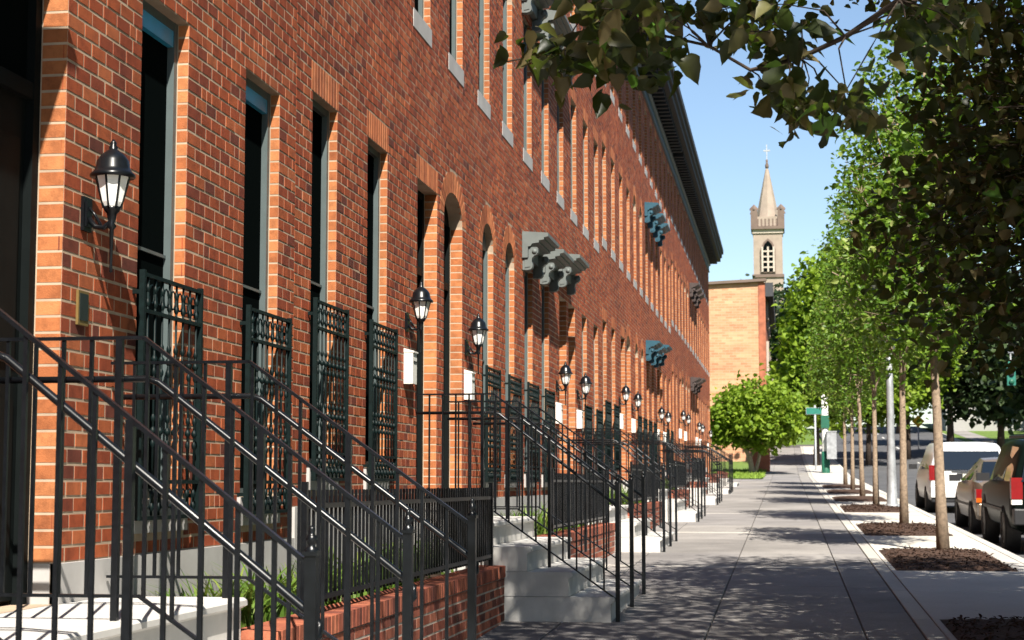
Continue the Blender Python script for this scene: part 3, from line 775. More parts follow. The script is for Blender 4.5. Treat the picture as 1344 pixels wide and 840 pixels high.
for k in range(7):
    a, b_ = STC[k] + 1.37, STC[k + 1] - 1.37
    if b_ > 70: b_ = 69.9
    top = .75 + .14 * k + (0 if k < 2 else .05 * (k - 1)); g0 = gz(a) - .3
    xf, xi = -2.24, -2.44
    lab = ['low red brick planter with grassy plants beside the plaque steps', 'low red brick planter past the square and arched doors', 'low red brick planter past the grey hooded door'][k] if k < 3 else 'low red brick planter between farther house steps'
    r = empty('brick_planter', (0, a, gz(a)), lab, 'planter', 'planters of the farther houses' if k >= 3 else None)
    zo = gz(a); ln = b_ - a
    core = MB().box(xi + .002, xf - .002, .002, ln - .002, g0 - zo, top - zo - .1)
    core.box(XW + .03, xi, .002, .2, g0 - zo, top - zo - .1).box(XW + .03, xi, ln - .2, ln - .002, g0 - zo, top - zo - .1)
    w = core.build('wall_core', 'mortar_grey', r)
    allb = []
    nc = int((top - .1 - g0) / CO)
    for i in range(nc):
        zt = top - .1 - i * CO - zo; za = zt - CO + JT
        if zt < gz(a) - zo - .02: break
        y = -(.1 if i % 2 else 0)
        while y < ln:
            p, q = max(0, y + JT / 2), min(ln, y + .203 - JT / 2)
            if q - p > .03: allb.append((0, (xf - .03, xf + random.uniform(-.0006, .0012), p, q, za, zt)))
            y += .203
        x = xi - .55 - (.1 if i % 2 else 0)
        while x < xf - .025:           # end wall towards the camera
            p, q = max(XW + .03, x + JT / 2), min(xf - .002, x + .203 - JT / 2)
            if q - p > .03: allb.append((-2, (p, q, -.0012, .03, za, zt)))
            x += .203
    caps = []; y = 0
    while y < ln - .03: caps.append((xi - .005, xf + .008, y + .004, y + .066, top - .1 - zo + .004, top - zo)); y += .0705
    if k == 0:
        for ax, b in allb: brick_piece('brick', b, 'brick_planter', w, ax)
        for b in caps: brick_piece('cap_brick', b, 'brick_planter', w)
    else:
        for ax in (0, -2):
            bb = [b for q, b in allb if q == ax]
            if bb: tag(brick_batch('brick_courses', bb, 'brick_planter', w, ax), kind='stuff')
        if k == 1:
            for b in caps: brick_piece('cap_brick', b, 'brick_planter', w)
        else: tag(brick_batch('cap_bricks', caps, 'brick_planter', w), kind='stuff')
    MB().box(XW + .03, xi, .2, ln - .2, top - zo - .3, top - zo - .06).build('soil', 'soil', r)
    # fence on the planter
    fz = top + .02; fl = ['planter fence of close black pickets beside the plaque steps', 'planter fence of close black pickets past the arched door', 'planter fence of close black pickets past the grey hooded door'][k] if k < 3 else 'black picket fence on a farther house planter'
    fr = empty('picket_fence', (-2.33, a, fz), fl, 'fence', 'fences on the planters of the farther houses' if k >= 3 else None)
    if k >= 5: bpy.data.objects.remove(fr); continue
    y0f, y1f = .75, ln - .12
    rails = [((0, y0f, .06), (0, y1f, .06)), ((0, y0f, .52), (0, y1f, .52)), ((-.6, y1f, .06), (0, y1f, .06)), ((-.6, y1f, .52), (0, y1f, .52))]
    for p, q in rails: MB().bar(p, q, .018, .026).build('rail', 'iron', fr)
    npk = int((y1f - y0f) / .085)
    for i in range(npk + 1): link('picket', picket, fr, (0, y0f + (y1f - y0f) * i / npk, 0))
    for i in range(1, 7): link('picket', picket, fr, (-.6 + i * .085, y1f, 0))
    for yy in (y0f, y1f): MB().bar((.0, yy, -.02), (0, yy, .64), .034).build('post', 'iron', fr)
    if k < 4:
        for i in range(int(ln / (.32 if k == 0 else .5))):
            lily('leafy_plant', -2.72 + random.uniform(-.16, .16), a + .3 + i * (.32 if k == 0 else .5) + random.uniform(-.1, .1), top - .07, random.uniform(.26, .44), ['strappy green clump growing in the planter beside the plaque steps', 'strappy green clump growing in the planter past the arched door', 'strappy green clump in the planter past the grey hooded door', 'strappy green clump growing in a farther planter'][k], ['plants beside the plaque steps', 'plants past the arched door', 'plants past the hooded door', 'plants of the farther planters'][k])

# ------------------------------------------------------------------ trees
def in_poly(x, y, poly):
    poly = np.asarray(poly, float); n = len(poly); ins = np.zeros(np.shape(x), bool); j = n - 1
    for i in range(n):
        xi, yi = poly[i]; xj, yj = poly[j]
        c = ((yi > y) != (yj > y)) & (x < (xj - xi) * (y - yi) / (yj - yi + 1e-12) + xi); ins ^= c; j = i
    return ins
def ellipsoid(n, c, r, shell=.45):
    d = rng.normal(size=(n, 3)); d /= np.linalg.norm(d, axis=1, keepdims=True)
    return np.array(c) + d * (rng.uniform(0, 1, (n, 1)) ** shell) * np.array(r)
def limb_path(a, b_, sag=.15, n=5):
    a, b_ = np.array(a), np.array(b_); L_ = np.linalg.norm(b_ - a); t = np.linspace(0, 1, n)[:, None]
    p = a + (b_ - a) * t; p += np.array([0, 0, 1]) * (np.sin(t * math.pi) * sag * L_) + rng.normal(size=(n, 3)) * .035 * L_ * np.sin(t * math.pi)
    return p
def tree(name, base, trunk, tr, clusters, per, spread, leaf, lmat, bmat, label, group=None, n_limbs=9, twig_r=.008, droop=.3, up=.55, limb_from=.55, n_ind=0, narrow=1.0, twigs=True, extra_leaves=None):
    """trunk: points relative to base; clusters: world points where foliage hangs; leaves spread about them"""
    r = empty(name, base, label, 'tree', group); base = np.array(base, float)
    tp = [np.array(p, float) for p in trunk]; k = len(tp)
    rad = [tr * (1 - .62 * i / (k - 1)) for i in range(k)]; rad[0] *= 1.25
    MB().tube([tuple(p) for p in tp], rad, 10).build('trunk', bmat, r)
    cl = np.asarray(clusters) - base
    idx = rng.permutation(len(cl))[:n_limbs]; limbs = []; lm_ = MB()
    for q, i in enumerate(idx):
        u = limb_from + (1 - limb_from) * (q + .5) / n_limbs; f_ = u * (k - 1); j = min(int(f_), k - 2); st = tp[j] + (tp[j + 1] - tp[j]) * (f_ - j)
        p = limb_path(st, cl[i], .12); limbs.append(p); r0 = tr * .45 * (1.15 - u * .5)
        lm_.tube([tuple(v) for v in p], list(np.linspace(r0, twig_r, len(p))), 6)
    lm_.build('limbs', bmat, r)
    if twigs:
        nodes = np.concatenate(limbs + [np.array(tp[k // 2:])]); tw = MB()
        for c in cl:
            d = np.linalg.norm(nodes - c, axis=1) + np.maximum(0, nodes[:, 2] - c[2]) * .4; a = nodes[np.argmin(d)]
            if np.linalg.norm(a - c) > .05:
                p = limb_path(a, c, .06, 4); tw.tube([tuple(v) for v in p], [twig_r, twig_r * .8, twig_r * .6, twig_r * .35], 4, False)
        tw.build('twigs', 'twig' if bmat == 'bark_dark' else bmat, r)['kind'] = 'stuff'
    P = np.repeat(cl, per, 0) + np.clip(rng.normal(size=(len(cl) * per, 3)), -1.7, 1.7) * np.array(spread)
    nbulk = len(P)
    if extra_leaves is not None: P = np.concatenate([P, np.asarray(extra_leaves) - base])
    if n_ind:                          # the leaves that show largest are pieces of their own
        x, y, d = proj(P + base); vis = (x > 0) & (x < 1344) & (y > 0) & (y < 840) & (d > 0); order = np.argsort(np.where(vis, d, 1e9))[:n_ind]
        keep = np.ones(len(P), bool); keep[order] = False
        crown = link('crown', leaves_mesh('crown', P[:nbulk][keep[:nbulk]], leaf, lmat, droop, up, narrow), r); crown['kind'] = 'stuff'
        if keep[nbulk:].any(): link('spray_leaves', fine_leaves('spray_leaves', P[nbulk:][keep[nbulk:]], leaf, lmat), crown)['kind'] = 'stuff'
        variants = [fine_leaves('leaf', [(0, 0, 0)], leaf, lmat, droop, up) for _ in range(40)]
        for i in order:
            o = link('leaf', variants[int(rng.integers(40))], crown, tuple(P[i])); o.rotation_euler = (0, 0, float(rng.uniform(0, 6.28)))
    else:
        crown = link('crown', leaves_mesh('crown', P, leaf, lmat, droop, up, narrow), r); crown['kind'] = 'stuff'
    return r

def px_points(poly, n, y0, y1):        # points hanging in a part of the view, spread through a range of distance
    poly = np.asarray(poly, float); lo, hi = poly.min(0), poly.max(0); out = []
    while len(out) < n:
        x, y = rng.uniform(lo[0], hi[0]), rng.uniform(lo[1], hi[1])
        if in_poly(x, y, poly): out.append(at(x, y, rng.uniform(y0, y1)))
    return np.array(out)

# great linden beside the camera: its crown hangs over the pavement, low sprays reach into view
Ab = (3.3, 4.6, gz(4.6))
bulk = np.concatenate([ellipsoid(900, (3.0, 5.0, 7.0), (3.7, 4.3, 3.5), .4), ellipsoid(170, (.1, 7.4, 7.2), (1.8, 2.2, 1.6), .5)])
x, y, d = proj(bulk); bulk = bulk[~((d > 0) & (y > -25) & (x < 1360))]
bulk = bulk[(bulk[:, 2] > 3.5) & (bulk[:, 0] > -2.55 + (bulk[:, 2] - .9) * .29)]      # crown cut back so its shadow misses the house fronts
sprA = px_points([(655, 80), (690, 62), (740, 55), (770, 10), (900, 0), (880, 50), (870, 90), (845, 100), (800, 85), (770, 112), (740, 110), (700, 98)], 26, 6.4, 7.4)
sprB = px_points([(905, 0), (1060, 0), (1100, 30), (1030, 60), (1020, 110), (960, 110), (920, 70)], 11, 6.2, 7.2)
sprB2 = px_points([(985, 110), (1060, 105), (1130, 110), (1140, 160), (1080, 170), (1010, 160)], 10, 6.2, 7.2)
sprB3 = px_points([(1180, 0), (1270, 0), (1290, 60), (1190, 40)], 10, 6.2, 7.2)
nb = len(bulk)
spr = np.concatenate([sprA, sprB, sprB2, sprB3])
extra = np.concatenate([np.repeat(spr, 12, 0) + rng.normal(size=(len(spr) * 12, 3)) * np.array([.055, .12, .045])])
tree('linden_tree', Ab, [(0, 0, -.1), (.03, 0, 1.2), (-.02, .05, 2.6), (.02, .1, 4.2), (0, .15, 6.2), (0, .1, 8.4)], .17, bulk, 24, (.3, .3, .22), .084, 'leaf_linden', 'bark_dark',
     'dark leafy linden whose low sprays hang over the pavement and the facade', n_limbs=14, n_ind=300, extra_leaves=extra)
# the branch and twigs of the low sprays
A_root = [o for o in bpy.data.objects if o.name == 'linden_tree'][0]
sb = MB(); A0 = np.array(Ab)
main = [at(1330, -160, 6.2), at(1180, 0, 6.5), at(1110, 48, 6.7), at(1050, 76, 6.8), at(985, 92, 6.9), at(930, 60, 6.9), at(840, 40, 7.0), at(740, 66, 7.0), at(660, 82, 7.0)]
sb.tube([tuple(np.array(p) - A0) for p in main], list(np.linspace(.013, .0035, len(main))), 6)
sb.tube([tuple(np.array(p) - A0) for p in (at(1330, -160, 6.2), (2.4, 5.5, 4.3), (3.2, 4.9, 4.4))], [.013, .03, .05], 6)
mn = np.array(main)
for c in spr:
    a = mn[np.argmin(np.linalg.norm(mn - c, axis=1))]; p = limb_path(a, c, .1, 4) - A0; sb.tube([tuple(v) for v in p], [.0045, .004, .003, .002], 4, False)
sb.build('low_branch', 'twig', A_root)

# second linden: the dark mass on the right
C_POLY = [(1160, 275), (1180, 225), (1232, 185), (1222, 130), (1232, 75), (1265, 40), (1310, 0), (1900, -900), (1900, 520), (1344, 505), (1300, 480), (1250, 478), (1228, 452), (1212, 400), (1190, 345), (1165, 305)]
v = np.concatenate([ellipsoid(2200, (2.9, 12.8, 5.2), (3.4, 3.4, 3.4), .5), ellipsoid(900, (2.6, 11.5, 3.3), (1.9, 2.2, 1.3), .6), ellipsoid(700, (2.2, 12.4, 6.9), (3.0, 3.8, 1.6), .6)])
x, y, d = proj(v); keep = ((y < -15) | in_poly(x, y, C_POLY)) & (v[:, 2] > 2.0) & (v[:, 1] > 8.2)
v = v[keep]; 
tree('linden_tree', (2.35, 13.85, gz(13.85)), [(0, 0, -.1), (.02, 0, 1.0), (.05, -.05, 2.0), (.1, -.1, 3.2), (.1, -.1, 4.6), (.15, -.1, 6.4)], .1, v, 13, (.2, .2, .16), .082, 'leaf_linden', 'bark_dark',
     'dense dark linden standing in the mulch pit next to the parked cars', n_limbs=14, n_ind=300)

# young street trees, slim trunks and wispy upright crowns
YT = ['slim young street tree rising from the mulch pit beside the dark car', 'slim young street tree next in the row after the dark car', 'slim young street tree beside the silver lamp pole',
      'slim young street tree just past the silver lamp pole', 'slim young street tree second past the silver lamp pole', 'slim young street tree at the far end of the row']
for i, t in enumerate(PIT_T[1:]):
    H = [7.4, 8.2, 8.0, 7.8, 7.4, 7.0][i]; lean = [-.06, .02, .0, -.05, .02, 0][i]; b0 = (2.0, t, gz(t))
    tp = [(0, 0, -.05), (lean * .3, .02, .8), (lean * .6, 0, 1.7), (lean, .03, 2.6), (lean * 1.3, .02, 3.6), (lean * 1.5, .03, 4.6), (lean * 1.4, 0, H - .5)]
    c = np.concatenate([ellipsoid(230, (2.0 + lean, t, b0[2] + H * .66), (1.05, 1.1, H * .36), .5), ellipsoid(100, (1.9 + lean, t, b0[2] + H * .5), (1.3, 1.2, H * .16), .5)])
    tree('young_tree', b0, tp, [.076, .072, .068, .068, .065, .065][i], c, 24, (.14, .14, .22), .092, 'leaf_young', 'bark', YT[i], 'young trees along the kerb', n_limbs=12, twig_r=.007, limb_from=.4, narrow=.8)

def round_tree(name, X, Y, trunk_h, crowns, ncl, per, leaf, lm_, bk_, label, group=None, tr=.16, stems=1, n_limbs=8):
    z = gz(Y); c = np.concatenate([ellipsoid(int(ncl * w), (X + a, Y + b_, z + h), r, .42) for a, b_, h, r, w in crowns])
    tree(name, (X, Y, z), [(0, 0, -.2), (.05, 0, trunk_h * .5), (0, 0, trunk_h), (.1, .05, trunk_h * 1.5), (0, 0, trunk_h * 2.0)], tr, c, per, (leaf * 1.5,) * 3, leaf, lm_, bk_, label, group, n_limbs=n_limbs, twig_r=.02, twigs=False, limb_from=.4)
# small lit tree at the end of the row
z = gz(80); X0 = at(988, 600, 80)[0]
sm = np.concatenate([ellipsoid(170, (X0 + .25, 80, z + 2.85), (2.1, 1.9, 1.5), .4), ellipsoid(60, (X0 + 1.1, 79.6, z + 2.1), (1.4, 1.3, .9), .5), ellipsoid(50, (X0 - 1.2, 79.8, z + 2.3), (1.3, 1.2, 1.0), .5)])
tree('small_tree', (X0, 80, z), [(0, 0, -.1), (-.12, 0, .7), (-.4, 0, 1.4), (-.5, 0, 2.1), (-.5, 0, 2.8)], .13, sm, 34, (.26, .26, .2), .2, 'leaf_maple', 'bark_pale', 'small round bright green tree with pale forked trunk on the lawn past the brick row', n_limbs=8, twig_r=.015, twigs=False, limb_from=.2)
st = MB().tube([(.05, 0, -.1), (.3, .05, .8), (.36, 0, 1.6), (.5, 0, 2.4)], [.1, .08, .07, .05], 8).build('second_stem', 'bark_pale', bpy.data.objects['small_tree'])
MAP = [('bright green street maple in front of the church tower', 1.6, 93, 3.2, [(1.1, 0, 7.0, (2.5, 3, 4.6), 1), (.1, 0, 4.4, (2.2, 2.4, 2.4), .5)]),
       ('bright green street maple behind the young trees', 4.6, 99, 3.4, [(0, 0, 7.5, (3.1, 3, 4.6), 1), (.3, 0, 4.8, (2.6, 2.6, 2.4), .4)]),
       ('bright green street maple at the road side past the cross street', 7.4, 108, 3.4, [(0, 0, 7, (3.0, 3, 4.4), 1)])]
for lb, X, Y, th, cr in MAP:
    round_tree('maple_tree', X, Y, th, cr, 420, 28, .3, 'leaf_maple', 'bark_dark', lb, 'street maples up the hill')
DK = [(17, -12, 13, 5.5), (17, 2, 13, 5.5), (17.5, 15, 14, 5.5), (17, 28, 13, 5.5), (17.5, 41, 14, 5.5), (17, 54, 13, 5.5), (17.5, 68, 13, 5.5), (13.4, 112, 9, 4.2), (11.6, 126, 11, 4.6), (15.5, 98, 9, 4.0), (18.5, 122, 12, 5.5), (9.6, 150, 13, 5), (14.5, 160, 14, 6), (21, 150, 14, 6), (4, 165, 15, 6), (-3, 172, 14, 6), (27, 140, 14, 6), (18, 84, 10, 4.2)]  # the row across the street is out of view, added to cut sky fill
for i, (X, Y, H, rr) in enumerate(DK):
    round_tree('shade_tree', X, Y, H * .3, [(0, 0, H * .62, (rr, rr, H * .38), 1)], 300, 18, .42, 'leaf_dark', 'bark_dark',
               *(('dark leafy shade tree lining the far pavement across the street', 'shade trees across the street') if Y < 75 else ('dark leafy shade tree closing the view up the hill', 'shade trees up the hill')), .25)

# ------------------------------------------------------------------ background buildings
Y = 100.0; xl, _, zt = at(930, 375, Y); xr = at(1003, 370, Y)[0]; zt2 = at(1003, 369, Y)[2]; zb_ = gz(Y) - .5
r = empty('ochre_building', (0, Y, gz(Y)), 'ochre brick building with blank side wall standing below the church tower', 'building')
MB().add([(x_, yy, z_) for yy in (0, 22) for x_, z_ in ((-13, -.5), (xr, -.5), (xr, zt2 - gz(Y)), (-13, zt - gz(Y) - .3))], [(0, 1, 2, 3), (7, 6, 5, 4), (0, 4, 5, 1), (1, 5, 6, 2), (2, 6, 7, 3), (3, 7, 4, 0)]).build('wall', 'ochre_brick', r)
zz = zt2 - gz(Y); MB().box(xr - .35, xr + .05, -.06, 22, -.5, zz - .1).build('corner_brickwork', 'red_brick_far', r)
cp = MB().bar((-13, .0, zt - gz(Y) - .22), (xr + .1, 0, zz + .06), .5, .16); cp.build('coping', 'church_trim', r)
MB().box(xr + .05, xr + .5, -.1, 22, zz - .9, zz - .1).build('cornice', 'roof', r)
for i in range(3):
    for j in range(3):
        wn_ = MB().box(xr + .051, xr + .2, 2 + i * 6, 3.6 + i * 6, 1.6 + j * 3.4, 3.7 + j * 3.4).build('window', 'church_pale', r)
        MB().box(xr + .201, xr + .22, 2.2 + i * 6, 3.4 + i * 6, 1.8 + j * 3.4, 3.5 + j * 3.4).build('pane', 'glass', wn_)
MB().box(xr - 1.4, xr - .9, 5, 5.6, zz - .2, zz + .7).build('chimney', 'red_brick_far', r)

Y = 260.0; s = Y / F
cxm = at(1009, 400, Y)[0]
def zpx(y): return at(1009, y, Y)[2]
zg = gz(Y); r = empty('church_tower', (cxm, Y, zg), 'tall stone church tower with pointed spire and belfry window', 'church')
hw = 19.5 * s
def zr(y): return zpx(y) - zg
body = MB(); body.box(-hw, hw, 0, 2 * hw, -1, zr(362)); body.box(-hw * .97, hw * .97, .1, 2 * hw - .1, zr(362), zr(300)); body.build('shaft', 'church_stone', r)
MB().box(-hw * 1.06, hw * 1.06, -.25, 2 * hw + .25, zr(364), zr(360)).build('string_course', 'church_trim', r)
MB().box(-hw * 1.02, hw * 1.02, -.12, 2 * hw + .12, zr(306), zr(301)).build('belfry_band', 'church_pale', r)
MB().box(-hw * 1.12, hw * 1.12, -.5, 2 * hw + .5, zr(301), zr(297)).build('belfry_cornice', 'church_trim', r)
pp = MB().box(-hw, hw, 0, 2 * hw, zr(297), zr(284)).build('parapet', 'church_stone', r)
for k in range(6): MB().box(-hw * .7 + k * hw * .25, -hw * .7 + k * hw * .25 + .22, -.06, -.01, zr(296), zr(287)).build('parapet_panel', 'church_trim', pp)
for sx in (-1, 1):
    for sy in (0, 1):
        px_, py_ = sx * hw * .9, sy * 2 * hw + (.3 if sy == 0 else -.3)
        MB().box(px_ - .5, px_ + .5, py_ - .5, py_ + .5, zr(300), zr(275)).lathe([(.72, 0), (.6, .3), (0, .9)], 4, (px_, py_, zr(275)), False).build('pinnacle', 'church_trim', r)
ww = 8.6 * s
def garch(w, z0, z1, z2): return [(-w, z0), (w, z0), (w, z1), (w * .6, z1 + (z2 - z1) * .62), (0, z2), (-w * .6, z1 + (z2 - z1) * .62), (-w, z1)]
wn_ = MB().prism(garch(ww * 1.12, zr(358), zr(327), zr(313)), 1, -.28, .0).build('belfry_window', 'church_trim', r)
MB().prism(garch(ww * .86, zr(357), zr(328), zr(316)), 1, -.3, -.285).build('louvre_opening', 'glass', wn_)
for xx in (-ww * .86, 0, ww * .86): MB().box(xx - .13, xx + .13, -.42, -.301, zr(357), zr(324)).build('mullion', 'church_pale', wn_)
for yy in (352, 345, 338, 331): MB().box(-ww * .86, ww * .86, -.38, -.302, zr(yy), zr(yy) + .22).build('louvre', 'church_pale', wn_)
sp = MB().lathe([(14.5 * s * 1.05, zr(284)), (14.5 * s, zr(280)), (2.2 * s, zr(219)), (0, zr(216))], 8, (0, hw, 0), False).build('spire', 'church_stone', r)
MB().lathe([(0, 0), (2.2 * s, .1), (2.6 * s, .5), (1.2 * s, .9), (1.6 * s, 1.3), (0, 1.6)], 8, (0, hw, zr(218))).build('spire_cap', 'church_trim', sp)
MB().box(-.07, .07, hw - .07, hw + .07, zr(207), zr(186)).box(-.5, .5, hw - .09, hw + .09, zr(195), zr(193)).build('cross', 'galv', sp)
MB().box(-hw - 12, hw + 2, 2 * hw + .01, 2 * hw + 30, -1, zr(440)).build('nave', 'church_stone', r)

r = empty('garden_pier', (at(999, 600, 84)[0], 84, gz(84)), 'red brick garden pier behind the small round tree', 'pier')
MB().box(-.42, .42, -.4, .4, -.1, 1.5).build('shaft', 'red_brick_far', r); MB().box(-.48, .48, -.46, .46, 1.502, 1.6).build('cap', 'stone', r)
def house(X, Y, w, d, h, label):
    r = empty('house', (X, Y, gz(Y)), label, 'house')
    MB().box(-w / 2, w / 2, 0, d, -.5, h).build('wall', 'siding_white', r)
    MB().prism([(-w / 2 - .4, h), (w / 2 + .4, h), (0, h + w * .4)], 1, -.4, d + .4).build('roof', 'roof', r)
    for j in range(2):
        for i in range(3):
            x_ = -w / 2 + w * (i + .5) / 3; z_ = 1 + j * 2.8
            f = MB().box(x_ - .6, x_ + .6, -.08, 0, z_, z_ + 1.7).build('window', 'white_paint', r); MB().box(x_ - .48, x_ + .48, -.1, -.081, z_ + .1, z_ + 1.6).build('pane', 'glass', f)
house(17.5, 150, 8, 9, 6, 'white sided house glimpsed between the shade trees up the street')
house(24, 128, 9, 9, 6.4, 'white sided house behind the trees across the street')
lawn = sheet('lawn', -16, -.95, 71.5, 99, .03, 'grass')
n = 5000; P = np.stack([rng.uniform(-8, -.98, n), rng.uniform(71.8, 84, n)], 1); zz = np.array([gz(q) for q in P[:, 1]]) + .03
g = link('grass', leaves_mesh('grass', np.column_stack([P, zz]), .16, 'grass_blade', -1.2, .2, .25)); tag(g, 'short sunlit grass on the lawn past the brick row', 'grass', kind='stuff')

# ------------------------------------------------------------------ street furniture
Y = 39.2; X = 2.32; z = gz(Y)
r = empty('lamp_pole', (X, Y, z), 'silver street lamp pole with a flared base beside the kerb', 'lamp pole')
MB().lathe([(.17, -.05), (.17, .02), (.12, .1), (.105, .6), (.085, 1.4), (.078, 2.6), (.07, 3.5), (0, 3.5)], 14).build('pole', 'galv', r)
MB().lathe([(.2, -.02), (.2, .05), (.13, .09)], 10).build('base_flange', 'galv', r)
MB().lathe([(.07, 3.5), (.16, 3.54), (.2, 3.9), (.14, 4.15), (.05, 4.22), (0, 4.28)], 12).build('lamp_head', 'galv', r)
Y = 82; X = at(1084, 620, Y)[0]; z = gz(Y)
r = empty('utility_post', (X, Y, z), 'green and white street post with a grey control cabinet', 'post')
MB().lathe([(.2, -.1), (.19, 1.0), (0, 1.0)], 12).build('base_sleeve', 'green_paint', r); MB().lathe([(.16, 1.0), (.15, 3.7), (0, 3.7)], 12).build('pole', 'white_paint', r)
MB().box(.05, .5, -.55, -.12, .65, 1.9).box(.03, .52, -.57, -.1, 1.9, 1.95).build('cabinet', 'galv', r)
MB().box(-.19, .19, -.2, .19, 2.1, 2.7).build('green_band', 'green_paint', r)
Y = 86; X = at(1070, 560, Y)[0]; z = gz(Y)
r = empty('street_sign', (X, Y, z), 'teal street name sign on a slim pale post by the corner', 'sign')
MB().lathe([(.05, -.1), (.05, 3.2), (0, 3.2)], 8).build('post', 'galv', r); MB().box(-.42, .42, -.06, -.051, 2.75, 3.05).build('sign_plate', 'sign_green', r)
MB().box(-.44, .44, -.05, -.04, 2.73, 3.07).build('sign_rim', 'galv', r)
Y = 118; X, _, zc_ = at(1205, 553, Y); z = gz(Y)
r = empty('warning_sign', (X, Y, z), 'yellow diamond warning sign on a post up the road', 'sign')
MB().lathe([(.05, -.1), (.05, zc_ - z + .3), (0, zc_ - z + .3)], 8).build('post', 'galv', r); h = zc_ - z
MB().prism([(0, h - .42), (.42, h), (0, h + .42), (-.42, h)], 1, -.08, -.06).build('sign_plate', 'sign_yellow', r)
Y = 78; X, _, zc_ = at(1327, 491, Y); z = gz(Y)
r = empty('traffic_signal', (X + 2.6, Y, z), 'traffic signal hanging from a mast arm with its red lamp lit', 'traffic light'); h = zc_ - z
MB().lathe([(.12, -.1), (.1, h + 1.0), (0, h + 1.0)], 10).tube([(0, 0, h + .8), (-2.7, 0, h + .95)], [.07, .05], 8).build('mast', 'galv', r)
hd = MB().box(-2.78, -2.42, -.12, .12, h - .5, h + .55).build('signal_head', 'sign_green', r)
MB().lathe([(0, 0), (.12, 0), (.12, .02), (0, .02)], 12).build('red_lamp', 'signal_red', hd, (-2.6, -.15, h + .35)).rotation_euler = (math.radians(90), 0, 0)
for q, mt_ in ((0, 'trim_black'), (-.34, 'green_paint')):
    MB().lathe([(0, 0), (.12, 0), (.12, .02), (0, .02)], 12).build('lamp_lens', mt_, hd, (-2.6, -.15, h + q)).rotation_euler = (math.radians(90), 0, 0)
MB().box(-2.63, -2.57, -.03, .03, h + .55, h + .95).build('hanger', 'galv', hd)

